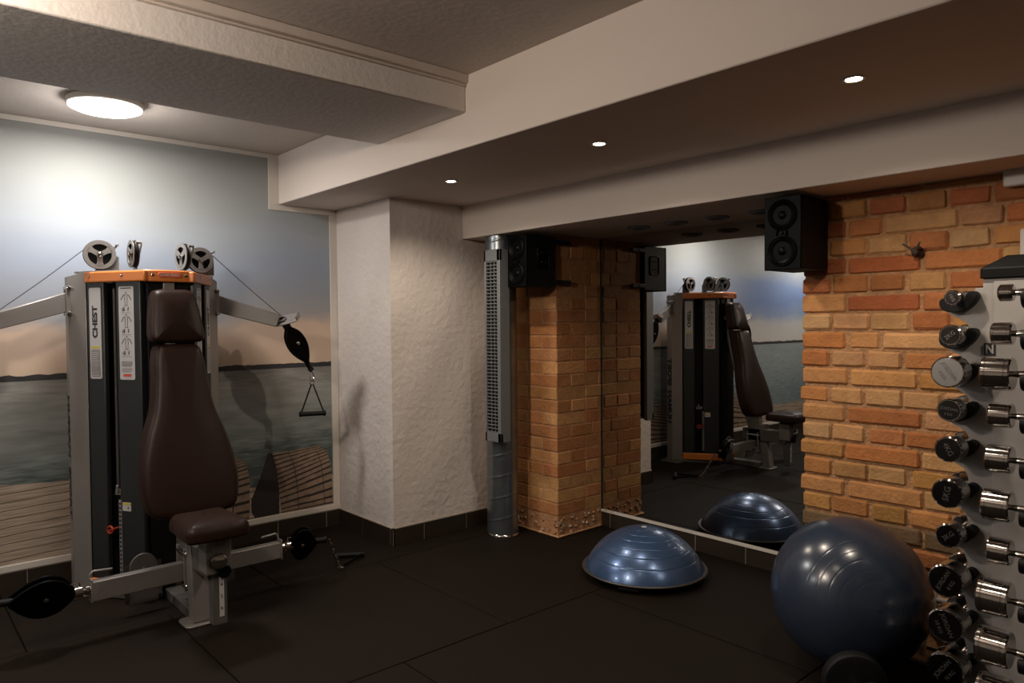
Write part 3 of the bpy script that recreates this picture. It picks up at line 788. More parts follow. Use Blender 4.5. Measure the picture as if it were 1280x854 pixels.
for sgn in (-1, 1):
    a, b, d, n2 = vface(sgn); Lf = (b - a).length
    def slab(t0, t1, off0, off1, z0, z1, bm):
        p = [a + d * t0 * Lf + n2 * off0, a + d * t1 * Lf + n2 * off0, a + d * t1 * Lf + n2 * off1, a + d * t0 * Lf + n2 * off1]
        prism(bm, [(q.x, q.y) for q in p], z0, z1)
    # upright channel
    bm = bmesh.new()
    u = [(-4.420, CY + sgn * 0.322), (-4.497, CY + sgn * 0.395), (-4.562, CY + sgn * 0.395), (-4.562, CY + sgn * 0.345), (-4.46, CY + sgn * 0.30)]
    a_ = [bm.verts.new((p[0], p[1], 0.0)) for p in u]
    b_ = [bm.verts.new((p[0], p[1], (ZT + 0.006, ZT - 0.022, ZT - 0.022, ZT - 0.01, ZT + 0.006)[i])) for i, p in enumerate(u)]
    bm.faces.new(a_); bm.faces.new(b_)
    for i in range(5): bm.faces.new((a_[i], a_[(i + 1) % 5], b_[(i + 1) % 5], b_[i]))
    up = finish('upright', bm, M_silver, MC, bevel=0.003)
    bm = bmesh.new(); box(bm, (-4.62, min(CY + sgn * 0.29, CY + sgn * 0.44), 0.0), (-4.40, max(CY + sgn * 0.29, CY + sgn * 0.44), 0.012)); finish('foot_plate', bm, M_silver2, MC, bevel=0.003)
    # vertical lettering on the side of the upright
    for dz, wd_ in ((0.17, 'HUMAN'), (-0.19, 'SPORT')):
        Mt = place((-4.530, CY + sgn * 0.396, 0.74 - dz * sgn * -1 * -1), (0, 0, sgn), (0, sgn, 0))
        text('side_lettering', wd_, 0.064, Mt, M_ink, up, sx=1.45, bold=0.003)
    # shroud panels
    bm = bmesh.new(); slab(0.02, 0.31, -0.03, 0.0, 0.085, 1.69, bm); finish('shroud_panel', bm, M_shroud, MC, bevel=0.006)
    bm = bmesh.new(); slab(0.52, 0.93, -0.03, 0.0, 0.085, 1.69, bm); finish('shroud_panel', bm, M_shroud, MC, bevel=0.006)
    bm = bmesh.new(); slab(0.0, 1.0, -0.15, -0.14, 0.03, 1.69, bm); finish('rear_shroud', bm, M_dark, MC, smooth=False)
    # weight stack in the slot
    bm = bmesh.new()
    for i in range(17): slab(0.20, 0.68, -0.125, -0.045, 0.10 + i * 0.026, 0.10 + i * 0.026 + 0.0235, bm)
    finish('weight_stack', bm, M_black, MC, bevel=0.001, seg=1)
    bm = bmesh.new()
    for tt in (0.27, 0.61):
        p = a + d * tt * Lf - n2 * 0.085; cyl(bm, (p.x, p.y, 0.54), (p.x, p.y, 1.69), 0.008, 12)
    finish('guide_rod', bm, M_silver2, MC)
    bm = bmesh.new(); slab(0.34, 0.50, -0.06, -0.036, 0.545, 0.575, bm); p = a + d * 0.40 * Lf - n2 * 0.03; cyl(bm, (p.x, p.y, 0.56), (p.x, p.y, 0.60), 0.008, 12); finish('top_plate', bm, M_silver, MC, bevel=0.002)
    bm = bmesh.new(); slab(0.50, 0.545, -0.004, 0.002, 0.13, 0.53, bm)
    ns = finish('number_strip', bm, M_label2, MC, smooth=False)
    bm = bmesh.new()
    for i in range(17): slab(0.507, 0.538, 0.002, 0.0028, 0.14 + i * 0.0228, 0.152 + i * 0.0228, bm)
    finish('printed_numbers', bm, M_ink, ns, smooth=False)
    bm = bmesh.new(); p = a + d * 0.42 * Lf; q = p + n2 * 0.03 + Vector((0, 0, 0.006)); cyl(bm, (p - n2 * 0.045) + Vector((0, 0, 0.37)), q + Vector((0, 0, 0.37)), 0.006, 12)
    tube(bm, [q + d * 0.018 * math.cos(i * PI / 5) + Vector((0, 0, 0.37 + 0.018 * math.sin(i * PI / 5))) for i in range(10)], 0.006, 8, closed=True)
    cyl(bm, q + d * 0.018 + Vector((0, 0, 0.372)), q + d * 0.05 + Vector((0, 0, 0.388)), 0.005, 8)
    finish('selector_pin', bm, M_red, MC)
    # orange bands top and bottom
    bm = bmesh.new(); slab(0.0, 1.04, -0.02, 0.012, 1.684, ZT, bm); tb = finish('orange_band', bm, M_orange, MC, bevel=0.008, seg=3)
    for tt in (0.10, 0.66):
        bm = bmesh.new(); p = a + d * tt * Lf + n2 * 0.012; lathe(bm, [(0.0075, 0), (0.0075, 0.003), (0.004, 0.005)], place((p.x, p.y, 1.718), d, n2), 14)
        finish('bolt', bm, M_chrome, tb)
    bm = bmesh.new(); slab(0.0, 1.04, -0.02, 0.014, 0.03, 0.098, bm); finish('orange_band', bm, M_orange, MC, bevel=0.008, seg=3)
    # labels
    def on_panel(tt, z, off=0.0012):
        p = a + d * tt * Lf + n2 * off
        rd = d if sgn < 0 else -d
        return place((p.x, p.y, z), rd, n2)
    c1, c2 = (0.165, 0.70)
    bm = bmesh.new(); prism(bm, rrect(0.078, 0.485, 0.010), -0.001, 0.001, on_panel(c1, 1.415)); l1 = finish('name_label', bm, M_label, MC, smooth=False)
    Mt = on_panel(c1, 1.475, 0.0024)
    text('chest_lettering', 'CHEST', 0.044, Mt @ Matrix.Rotation(PI / 2, 4, 'Z'), M_ink, l1, ext=0.0004, sx=1.3, bold=0.0022)
    bm = bmesh.new(); Mp = on_panel(c1, 1.415, 0.0024)
    prism(bm, [(-0.028, -0.080), (0.028, -0.080), (0.028, -0.070), (-0.028, -0.070)], 0, 0.0005, Mp, 0)
    prism(bm, rrect(0.060, 0.145, 0.004), -0.0006, 0.0003, Mp @ Matrix.Translation((0, -0.160, 0)), 1)
    for i in range(12):
        wv = random.uniform(0.018, 0.026); prism(bm, [(-0.026, -0.100 - i * 0.0112), (-0.026 + 2 * wv * 0.95, -0.100 - i * 0.0112), (-0.026 + 2 * wv * 0.95, -0.1030 - i * 0.0112), (-0.026, -0.1030 - i * 0.0112)][::-1], 0.0004, 0.0007, Mp, 2)
    finish('warning_print', bm, [M_yellow, M_label2, M_label], l1, smooth=False)
    bm = bmesh.new(); prism(bm, rrect(0.098, 0.490, 0.010), -0.001, 0.001, on_panel(c2, 1.415)); l2 = finish('exercise_label', bm, M_label, MC, smooth=False)
    bm = bmesh.new(); Mp = on_panel(c2, 1.415, 0.0024)
    def ln(x0, y0, x1, y1, wd=0.0022):
        A_ = Vector((x0, y0)); B_ = Vector((x1, y1)); dd = (B_ - A_).normalized(); nn = Vector((-dd.y, dd.x)) * wd / 2
        prism(bm, [tuple(A_ - nn), tuple(B_ - nn), tuple(B_ + nn), tuple(A_ + nn)], 0, 0.0005, Mp, 0)
    for k in range(3):
        oy = 0.165 - k * 0.115
        for s in (-1, 1):
            pts = [(s * 0.004, 0.036), (s * 0.016, 0.034), (s * 0.026, 0.022), (s * 0.033, 0.008)]
            for (ax, ay), (bx_, by_) in zip(pts, pts[1:]): ln(ax, oy + ay, bx_, oy + by_, 0.0035)
            ln(s * 0.008, oy + 0.012, s * 0.006, oy - 0.02); ln(s * 0.006, oy + 0.03, s * 0.010, oy + 0.010, 0.0028)
            ln(s * 0.015, oy - 0.028, s * 0.011, oy - 0.048, 0.005)
        ln(-0.012, oy - 0.020, 0.012, oy - 0.020); ln(-0.034, oy - 0.058, 0.03, oy - 0.058, 0.0012)
        ln(-0.028, oy - 0.036, -0.022, oy - 0.05, 0.004); ln(-0.02, oy - 0.032, -0.016, oy - 0.05, 0.003)
        ln(-0.003, oy + 0.046, 0.003, oy + 0.046, 0.008)
    ln(-0.036, 0.236, 0.036, 0.236, 0.0045)
    for k in range(4): ln(-0.036, -0.150 - k * 0.0075, 0.034 - 0.006 * (k == 3), -0.150 - k * 0.0075, 0.0026)
    for k in range(3): ln(-0.036, -0.187 - k * 0.0075, 0.032 - 0.01 * (k == 2), -0.187 - k * 0.0075, 0.0018)
    prism(bm, rrect(0.052, 0.014, 0.006), 0, 0.0006, Mp @ Matrix.Translation((0, -0.222, 0)), 1)
    finish('exercise_print', bm, [M_ink, M_redink], l2, smooth=False)
    bm = bmesh.new(); prism(bm, rrect(0.055, 0.045, 0.003), -0.001, 0.001, on_panel(0.635, 0.497)); ws = finish('caution_sticker', bm, M_label, MC, smooth=False)
    bm = bmesh.new(); Mp = on_panel(0.635, 0.497, 0.0024); prism(bm, [(-0.026, 0.010), (0.026, 0.010), (0.026, 0.021), (-0.026, 0.021)], 0, 0.0005, Mp, 0)
    prism(bm, [(0.004, -0.010), (0.016, -0.012), (0.012, 0.004)], 0, 0.0005, Mp, 1); finish('sticker_print', bm, [M_yellow, M_ink], ws, smooth=False)
# centre: dark panel, orange band with badge
bm = bmesh.new(); box(bm, (-4.13, CY - 0.105, 0.05), (-4.10, CY + 0.105, 1.69)); finish('centre_panel', bm, M_black, MC, bevel=0.004)
bm = bmesh.new()
prism(bm, [(-4.115, CY - 0.122), (-4.085, CY - 0.120), (-4.068, CY - 0.06), (-4.064, CY), (-4.068, CY + 0.06), (-4.085, CY + 0.120), (-4.115, CY + 0.122)], 1.683, ZT + 0.003)
cb = finish('orange_band', bm, M_orange, MC, bevel=0.007, seg=3)
Mx = place((-4.0635, CY, 1.719), (0, 1, 0), (1, 0, 0))
bm = bmesh.new(); prism(bm, rrect(0.115, 0.026, 0.012), -0.004, 0.003, Mx); bd = finish('logo_badge', bm, M_logo, cb, bevel=0.001)
text('logo_lettering', 'STAR TRAC', 0.0185, Mx @ Matrix.Translation((0, 0, 0.0034)), M_label, bd, ext=0.0004, bold=0.0004)
for s in (-1, 1):
    bm = bmesh.new(); lathe(bm, [(0.0085, 0), (0.0085, 0.003), (0.004, 0.006)], place((-4.071, CY + s * 0.082, 1.719), (0, 1, 0), (1, 0, 0)), 14); finish('bolt', bm, M_chrome, cb)
bm = bmesh.new()
prism(bm, [(-4.50, CY - 0.36), (-4.46, CY - 0.36), (-4.41, CY - 0.31), (-4.09, CY - 0.11), (-4.09, CY + 0.11), (-4.41, CY + 0.31), (-4.46, CY + 0.36), (-4.50, CY + 0.36)], ZT - 0.004, ZT + 0.006)
finish('top_cover', bm, M_silver, MC, bevel=0.002)
bm = bmesh.new(); box(bm, (-4.575, CY - 0.36, 0.03), (-4.56, CY + 0.36, ZT - 0.01)); finish('back_panel', bm, M_shroud, MC, bevel=0.003)

# pulleys on top
def pulley(c, ang, r, post):
    c = Vector(c); nrm = Vector((math.cos(ang), math.sin(ang), 0)); side = Vector((-math.sin(ang), math.cos(ang), 0))
    Mx = place(c, side, nrm)
    bm = bmesh.new(); hw = 0.011
    # grooved rim
    lathe(bm, [(r * 0.80, -hw), (r * 0.97, -hw), (r, -hw + 0.002), (r * 0.93, -0.004), (r * 0.93, 0.004), (r, hw - 0.002), (r * 0.97, hw), (r * 0.80, hw), (r * 0.80, -hw)], Mx, 48, cap=False)
    lathe(bm, [(0, -0.003), (r * 0.82, -0.003), (r * 0.82, 0.003), (0, 0.003)], Mx, 48, cap=False)
    p = finish('pulley', bm, M_black, MC)
    bm = bmesh.new()
    for sd in (-1, 1):
        z0 = sd * (hw + 0.0005); z1 = sd * (hw + 0.004)
        lathe(bm, [(r * 0.72, z0), (r * 0.72, z1), (r * 0.99, z1), (r * 0.99, z0), (r * 0.72, z0)], Mx, 48, cap=False)
        lathe(bm, [(0.0, z1), (r * 0.22, z1), (r * 0.22, z0), (0, z0)], Mx, 24, cap=False)
        for k in range(3):
            a0 = -PI / 2 + k * 2 * PI / 3; w0, w1 = r * 0.16, r * 0.27
            R_ = Mx @ Matrix.Rotation(a0, 4, 'Z')
            prism(bm, [(0, -w0), (r * 0.5, -w0), (r * 0.78, -w1), (r * 0.78, w1), (r * 0.5, w0), (0, w0)], min(z0, z1), max(z0, z1), R_)
    finish('spoke_plate', bm, M_silver, p)
    bm = bmesh.new(); lathe(bm, [(0.011, -0.024), (0.011, 0.024), (0.006, 0.028)], Mx, 16); finish('axle_bolt', bm, M_chrome, p)
    bm = bmesh.new()
    zb = ZT + 0.005 - c.z
    # bracket plate behind the wheel, standing on the top cover
    prism(bm, [(-r * 0.25, zb), (r * post, zb), (r * post, -r * 0.1), (r * 0.2, r * 0.35), (-r * 0.25, r * 0.2)], -hw - 0.012, -hw - 0.006, Mx)
    lathe(bm, [(0.008, -0.02), (0.008, 0.008)], Mx @ Matrix.Translation((r * 1.08, r * 0.72, 0)), 12)
    bar(bm, Mx @ Vector((r * 0.6, r * 0.1, -hw - 0.009)), Mx @ Vector((r * 1.08, r * 0.72, -hw - 0.009)), 0.006, 0.014)
    finish('pulley_bracket', bm, M_silver, p, bevel=0.0015)
    return p
pulley((-4.375, CY - 0.262, 1.835), math.radians(-6), 0.078, 1.2)
pulley((-4.230, CY - 0.133, 1.836), math.radians(-90), 0.074, -1.1)
pulley((-4.230, CY + 0.120, 1.834), math.radians(-82), 0.074, -1.1)
pulley((-4.375, CY + 0.258, 1.832), math.radians(4), 0.074, 1.2)

# arms, end brackets, pulley housings
def housing(c, top, bot, w_, nrm, parent, nm='pulley_housing'):
    """leaf-shaped black pulley housing between top and bot, flat side normal nrm"""
    top = Vector(top); bot = Vector(bot); d = (bot - top); L_ = d.length; d.normalize()
    nrm = Vector(nrm); nrm = (nrm - d * nrm.dot(d)).normalized()
    Mx = place(top, d, nrm)
    prof = [(0, 0.10), (0.08, 0.42), (0.22, 0.82), (0.42, 1.0), (0.62, 0.92), (0.80, 0.62), (0.94, 0.26), (1.0, 0.10)]
    up = spline([(u * L_, v * w_, 0) for u, v in prof], 5)
    outl = [(p.x, p.y) for p in up] + [(p.x, -p.y) for p in up[::-1]]
    bm = bmesh.new()
    for z0, z1 in ((-0.024, -0.012), (0.012, 0.024)): prism(bm, outl, z0, z1, Mx)
    inner = [(L_ * 0.46 + (x - L_ * 0.46) * 0.82, y * 0.82) for x, y in outl]
    prism(bm, inner, -0.013, 0.013, Mx)
    h = finish(nm, bm, M_blackgloss, parent, bevel=0.003)
    bm = bmesh.new()
    for s in (-1, 1): lathe(bm, [(0.011, 0), (0.011, 0.004), (0.006, 0.008), (0, 0.009)], Mx @ Matrix.Translation((L_ * 0.45, 0, s * 0.024)) @ Matrix.Rotation(0 if s > 0 else PI, 4, 'X'), 16, cap=False)
    finish('axle_bolt', bm, M_chrome, h)
    bm = bmesh.new(); cyl(bm, bot - d * 0.02, bot + d * 0.055, 0.016, 16, ch=0.003); cyl(bm, bot + d * 0.045, bot + d * 0.06, 0.019, 16, ch=0.003)
    finish('rubber_stop', bm, M_rubber, h)
    return bot + d * 0.06
ends = {}
for sgn in (-1, 1):
    root = V3(-4.520, sgn * 0.385, 1.588); end = V3(-4.40, sgn * 0.735, 1.478)
    bm = bmesh.new(); dd = (end - root).normalized()
    M_ = Matrix.Translation(root) @ frame_to(dd)
    Ln = (end - root).length
    v = []
    for z, hh in ((0.0, 0.051), (Ln, 0.041)):
        for x, y in ((-0.024, -hh), (0.024, -hh), (0.024, hh), (-0.024, hh)): v.append(bm.verts.new(M_ @ Vector((x, y, z))))
    bm.faces.new(v[0:4][::-1]); bm.faces.new(v[4:8])
    for i in range(4): bm.faces.new((v[i], v[(i + 1) % 4], v[4 + (i + 1) % 4], v[4 + i]))
    arm = finish('upper_arm', bm, M_silver, MC, bevel=0.004)
    bm = bmesh.new()
    for dx in (-0.032, 0.034): bar(bm, (root.x + dx, root.y - sgn * 0.004, root.z - 0.075), (root.x + dx, root.y - sgn * 0.004, root.z + 0.08), 0.045, 0.008, up=(1, 0, 0))
    finish('arm_bracket', bm, M_silver, arm, bevel=0.002)
    for dz in (-0.066, 0.070):
        bm = bmesh.new(); cyl(bm, (root.x - 0.05, root.y + sgn * 0.006, root.z + dz), (root.x + 0.052, root.y + sgn * 0.006, root.z + dz), 0.011, 14, ch=0.003); finish('bolt', bm, M_chrome, arm)
    # tilted U shaped end plate
    up_ = V3(-4.40, sgn * 0.735, 1.478)
    pn = Vector((0.35, -sgn * 0.55, 0.75)).normalized()     # plate normal
    Mx = place(up_ + Vector((0.01, sgn * 0.045, 0.005)), Vector((0.75, sgn * 0.66, 0.1)), Vector((0.30, -sgn * 0.62, 0.72)))
    bm = bmesh.new()
    outl = spline([(-0.085, -0.02, 0), (-0.06, -0.045, 0), (0.02, -0.048, 0), (0.085, -0.035, 0), (0.10, 0.0, 0), (0.085, 0.035, 0), (0.02, 0.048, 0), (-0.06, 0.045, 0), (-0.085, 0.02, 0)], 4, True)
    prism(bm, [(p.x, p.y) for p in outl], -0.004, 0.004, Mx)
    prism(bm, [(0.088, -0.032), (0.096, -0.03), (0.096, 0.03), (0.088, 0.032)], 0.0, 0.03, Mx)
    ep = finish('end_plate', bm, M_silver, arm, bevel=0.002)
    bm = bmesh.new(); tube(bm, [Mx @ Vector((-0.025 + 0.030 * math.cos(i * PI / 8), 0.022 * math.sin(i * PI / 8), 0.010)) for i in range(16)], 0.006, 8, closed=True); finish('cable_guide', bm, M_chrome, ep)
    bm = bmesh.new(); tp = V3(-4.395, sgn * 0.790, 1.445); cyl(bm, tp + Vector((0, -sgn * 0.02, 0.03)), tp + Vector((0, sgn * 0.012, -0.02)), 0.024, 20, ch=0.004); finish('swivel', bm, M_rubber, arm)
    lo = housing(None, tp + Vector((0, sgn * 0.004, -0.005)), V3(-4.395, sgn * 0.925, 1.205), 0.060, (0.80, -sgn * 0.20, 0.25), arm)
    ends[('up', sgn)] = lo
    bm = bmesh.new()
    pc = V3(-4.375, sgn * 0.26, 1.835)
    a = pc + Vector((0, sgn * 0.070, 0.028)); b_ = up_ + Vector((0.03, sgn * 0.01, 0.03))
    tube(bm, spline([a, (a + b_) / 2 + Vector((0, 0, -0.006)), b_], 6), 0.0022, 6)
    finish('cable', bm, M_cable, MC)

# lower crossbar
LX = -3.785
for sgn in (-1, 1):
    bm = bmesh.new(); bar(bm, V3(LX, sgn * 0.045, 0.228), V3(LX, sgn * 0.452, 0.228), 0.05, 0.085 if sgn > 0 else 0.09)
    arm = finish('lower_arm', bm, M_silver, MC, bevel=0.003)
    bm = bmesh.new(); box(bm, (LX - 0.028, min(CY + sgn * 0.451, CY + sgn * 0.458), 0.178), (LX + 0.028, max(CY + sgn * 0.451, CY + sgn * 0.458), 0.285))
    tube(bm, [V3(LX - 0.02, sgn * 0.455, 0.275), V3(LX - 0.02, sgn * 0.452, 0.300), V3(LX - 0.02, sgn * 0.440, 0.312), V3(LX - 0.02, sgn * 0.36, 0.306)], 0.0055, 8)
    finish('end_plate', bm, M_silver, arm, bevel=0.002)
    bm = bmesh.new()
    cyl(bm, V3(LX, sgn * 0.455, 0.235), V3(LX, sgn * 0.480, 0.235), 0.022, 24, ch=0.004)
    cyl(bm, V3(LX, sgn * 0.486, 0.235), V3(LX, sgn * 0.525, 0.235), 0.026, 24, ch=0.004); cyl(bm, V3(LX, sgn * 0.455, 0.235), V3(LX, sgn * 0.53, 0.235), 0.012, 16)
    tube(bm, [V3(LX + 0.0, sgn * 0.540, 0.275), V3(LX, sgn * 0.500, 0.280), V3(LX, sgn * 0.496, 0.225)], 0.004, 8)
    finish('swivel', bm, M_chrome, arm)
    if sgn < 0: lo = housing(None, V3(LX, -0.520, 0.238), V3(LX + 0.01, -0.775, 0.262), 0.098, (0.85, 0, -0.35), arm)
    else: lo = housing(None, V3(LX, 0.508, 0.240), V3(LX + 0.02, 0.655, 0.236), 0.095, (0.9, 0, -0.3), arm)
    ends[('low', sgn)] = lo
    bm = bmesh.new()
    gd = V3(-3.965, sgn * 0.185, 0.222)
    Mx = place(gd, (0, 1, 0), (1, 0, 0))
    arc = [(0.068 * math.cos(a_ * PI / 16), 0.082 * math.sin(a_ * PI / 16)) for a_ in range(17)]
    prism(bm, [(0.068, -0.17)] + arc + [(-0.068, -0.17)], -0.006, 0.006, Mx)
    pg = finish('cable_guard', bm, M_silver2, MC, bevel=0.002)
    bm = bmesh.new(); lathe(bm, [(0.011, 0), (0.011, 0.006), (0.005, 0.010), (0, 0.010)], Mx @ Matrix.Translation((0, 0.005, 0.006)), 16, cap=False)
    for s in (-1, 1): bar(bm, Mx @ Vector((s * 0.076, -0.16, 0.0)), Mx @ Vector((s * 0.074, 0.035, 0.0)), 0.008, 0.022, up=(0, 1, 0))
    finish('guard_strap', bm, M_chrome, pg)

# spine, post, seat carriage
bm = bmesh.new()
tube(bm, spline([(-4.10, CY, 1.62), (-4.09, CY, 1.40), (-4.05, CY, 1.15), (-3.955, CY, 0.8), (-3.87, CY, 0.5), (-3.80, CY, 0.29)], 6), 0.028, 4)
finish('spine', bm, M_silver, MC, bevel=0.004)
bm = bmesh.new(); prism(bm, [(-3.83, 0.27), (-3.70, 0.27), (-3.735, 0.60), (-3.87, 0.66)], -0.035, 0.035, Matrix(((1, 0, 0, 0), (0, 0, 1, CY + 0.01), (0, 1, 0, 0), (0, 0, 0, 1)))); finish('support_plate', bm, M_silver, MC, bevel=0.004)
bm = bmesh.new(); box(bm, (-4.15, CY - 0.028, 1.56), (-4.085, CY + 0.028, 1.69)); finish('spine_bracket', bm, M_silver, MC, bevel=0.003)
bm = bmesh.new()
bar(bm, (-3.655, CY - 0.01, 0.008), (-3.705, CY - 0.01, 0.43), 0.076, 0.085, up=(0, 1, 0))
finish('support_post', bm, M_silver, MC, bevel=0.005)
bm = bmesh.new(); prism(bm, rrect(0.15, 0.15, 0.03), 0.0, 0.010, Matrix.Translation((-3.665, CY - 0.02, 0))); finish('post_foot', bm, M_silver, MC, bevel=0.003)
bm = bmesh.new(); box(bm, (-3.90, CY - 0.045, 0.27), (-3.44, CY + 0.045, 0.385)); finish('seat_beam', bm, M_silver2, MC, bevel=0.004)
bm = bmesh.new(); box(bm, (-3.735, CY - 0.062, 0.14), (-3.725, CY + 0.062, 0.35)); box(bm, (-3.845, CY - 0.062, 0.14), (-3.835, CY + 0.062, 0.35)); finish('clamp_plate', bm, M_silver, MC, bevel=0.002)
for s in (-1, 1):
    for zz in (0.165, 0.325):
        bm = bmesh.new(); cyl(bm, V3(-3.85, s * 0.052, zz), V3(-3.71, s * 0.052, zz), 0.012, 14, ch=0.004); finish('bolt', bm, M_chrome, MC)
bm = bmesh.new()
prism(bm, [(-0.058, -0.125), (0.058, -0.125), (0.058, 0.035), (0.03, 0.055), (-0.03, 0.055), (-0.058, 0.025)], -0.055, 0.055, place((-3.455, CY - 0.005, 0.425), (0, 1, 0), (1, 0, 0)))
car = finish('seat_carriage', bm, M_silver, MC, bevel=0.006)
bm = bmesh.new(); prism(bm, rrect(0.085, 0.07, 0.004), 0, 0.001, place((-3.3985, CY - 0.002, 0.443), (0, 1, 0), (1, 0, 0))); dc = finish('seat_decal', bm, M_label2, car, smooth=False)
bm = bmesh.new(); Mx = place((-3.397, CY - 0.002, 0.443), (0, 1, 0), (1, 0, 0))
for x, y, l in ((-0.02, 0.0, 0.03), (-0.008, 0.005, 0.04), (0.004, 0.006, 0.045), (0.016, 0.004, 0.04)):
    prism(bm, [(x, y - l / 2), (x + 0.003, y - l / 2), (x + 0.008, y + l / 2), (x + 0.004, y + l / 2)], 0, 0.0004, Mx)
finish('decal_print', bm, M_ink, dc, smooth=False)
bm = bmesh.new(); lathe(bm, [(0.016, 0), (0.018, 0.012), (0.034, 0.018), (0.037, 0.028), (0.033, 0.040), (0.018, 0.046), (0, 0.047)], place((-3.399, CY - 0.008, 0.368), (0, 1, 0), (1, -0.25, 0)), 28, cap=False); finish('adjustment_knob', bm, M_chrome, MC)
bm = bmesh.new(); lathe(bm, [(0.018, 0), (0.030, 0.008), (0.031, 0.026), (0.026, 0.032), (0, 0.033)], place((-3.399, CY + 0.012, 0.314), (0, 1, 0), (1, -0.1, 0)), 28, cap=False)
finish('release_knob', bm, M_blackgloss, MC)
bm = bmesh.new(); bar(bm, (-3.44, CY + 0.002, 0.055), (-3.45, CY + 0.002, 0.478), 0.066, 0.06, up=(1, 0, 0)); st = finish('seat_tube', bm, M_silver2, MC, bevel=0.005)
bm = bmesh.new(); prism(bm, [(0.006, 0.095), (0.028, 0.095), (0.028, 0.285), (0.006, 0.285)], 0, 0.001, place((-3.4095, CY - 0.01, 0), (0, 1, 0), (1, 0, 0))); ss = finish('height_scale', bm, M_label, st, smooth=False)
for i, c_ in enumerate('456'):
    text('scale_digit', c_, 0.026, place((-3.4078, CY + 0.007, 0.245 - i * 0.055), (0, 1, 0), (1, 0, 0)), M_ink, ss, ext=0.0002)

# pads
def pad(name, outl, xb, xf, rnd, parent, Mx=None, bulge=0.012, k=5):
    """outl closed smooth list of (y,z); soft cushion between xb (back) and xf (front)"""
    P = spline([(y, z, 0) for y, z in outl], k, True)
    n = len(P); ar = sum(P[i].x * P[(i + 1) % n].y - P[(i + 1) % n].x * P[i].y for i in range(n))
    if ar < 0: P = P[::-1]
    nr = []
    for i in range(n):
        t_ = (P[(i + 1) % n] - P[(i - 1) % n]).normalized(); nr.append(Vector((t_.y, -t_.x, 0)))
    cen = sum(P, Vector((0, 0, 0))) / n
    bm = bmesh.new(); rings = []
    T = [(0.0, xb, 0.012), (0.0, xb + 0.0, 0.0)]
    levels = [(0.010, xb), (0.0, xb + 0.010)]
    for j in range(5): 
        a = j / 4 * PI / 2; levels.append((rnd * (1 - math.cos(a)), xf - rnd + rnd * math.sin(a)))
    for ins, x in levels:
        rings.append([bm.verts.new((x, (P[i] - nr[i] * ins).x, (P[i] - nr[i] * ins).y)) for i in range(n)])
    base = [P[i] - nr[i] * rnd for i in range(n)]
    # a gently domed front
    for sc, dx in ((0.93, bulge * 0.22), (0.8, bulge * 0.5), (0.55, bulge * 0.85), (0.25, bulge)):
        rings.append([bm.verts.new((xf + dx, cen.x + (base[i].x - cen.x) * sc, cen.y + (base[i].y - cen.y) * sc)) for i in range(n)])
    for A_, B_ in zip(rings, rings[1:]):
        for i in range(n): bm.faces.new((A_[i], A_[(i + 1) % n], B_[(i + 1) % n], B_[i]))
    bm.faces.new(rings[0]); bm.faces.new(rings[-1])
    if Mx:
        for v in bm.verts: v.co = Mx @ v.co
    return finish(name, bm, M_leather, parent)
REC = Matrix(((1, 0, -0.26, 0.26 * 0.45), (0, 1, 0, 0), (0, 0, 1, 0), (0, 0, 0, 1)))   # the back leans towards the tower
half = [(0.0, 1.356), (0.070, 1.356), (0.106, 1.338), (0.122, 1.27), (0.129, 1.17), (0.150, 1.03), (0.192, 0.905), (0.219, 0.79), (0.229, 0.69), (0.225, 0.61), (0.202, 0.54), (0.145, 0.514), (0.0, 0.510)]
outl = [(CY - 0.005 + y, z) for y, z in half] + [(CY - 0.005 - y, z) for y, z in half[-2:0:-1]]
pad('back_pad', outl, -3.79, -3.672, 0.036, MC, REC)
half = [(0.0, 1.641), (0.065, 1.640), (0.100, 1.622), (0.116, 1.56), (0.132, 1.43), (0.125, 1.378), (0.085, 1.364), (0.0, 1.362)]
outl = [(CY + 0.0 + y, z) for y, z in half] + [(CY + 0.0 - y, z) for y, z in half[-2:0:-1]]
pad('head_pad', outl, -3.775, -3.672, 0.036, MC, REC)
# seat pad lies flat: map local x(thickness) to z, (y,z) to (y,x)
sh = [(-0.12, -0.165), (-0.135, -0.05), (-0.142, 0.08), (-0.125, 0.155), (0.0, 0.165), (0.125, 0.155), (0.142, 0.08), (0.135, -0.05), (0.12, -0.165), (0.0, -0.17)]
SM = Matrix(((0, 0, 1, -3.46), (0, 1, 0, CY - 0.03), (1, 0, 0, 0), (0, 0, 0, 1)))
pad('seat_pad', sh, 0.482, 0.564, 0.046, MC, SM, bulge=0.012)
bm = bmesh.new(); box(bm, (-3.59, CY - 0.10, 0.474), (-3.35, CY + 0.05, 0.486)); finish('seat_plate', bm, M_black, MC, bevel=0.002)
bm = bmesh.new()
bm.free()
for z in (0.66, 1.12, 1.48):
    bm = bmesh.new(); xs = -3.78 - 0.26 * (z - 0.45); box(bm, (xs - 0.06, CY - 0.035, z - 0.02), (xs - 0.002, CY + 0.055, z + 0.02)); finish('pad_mount', bm, M_silver2, MC, bevel=0.002)

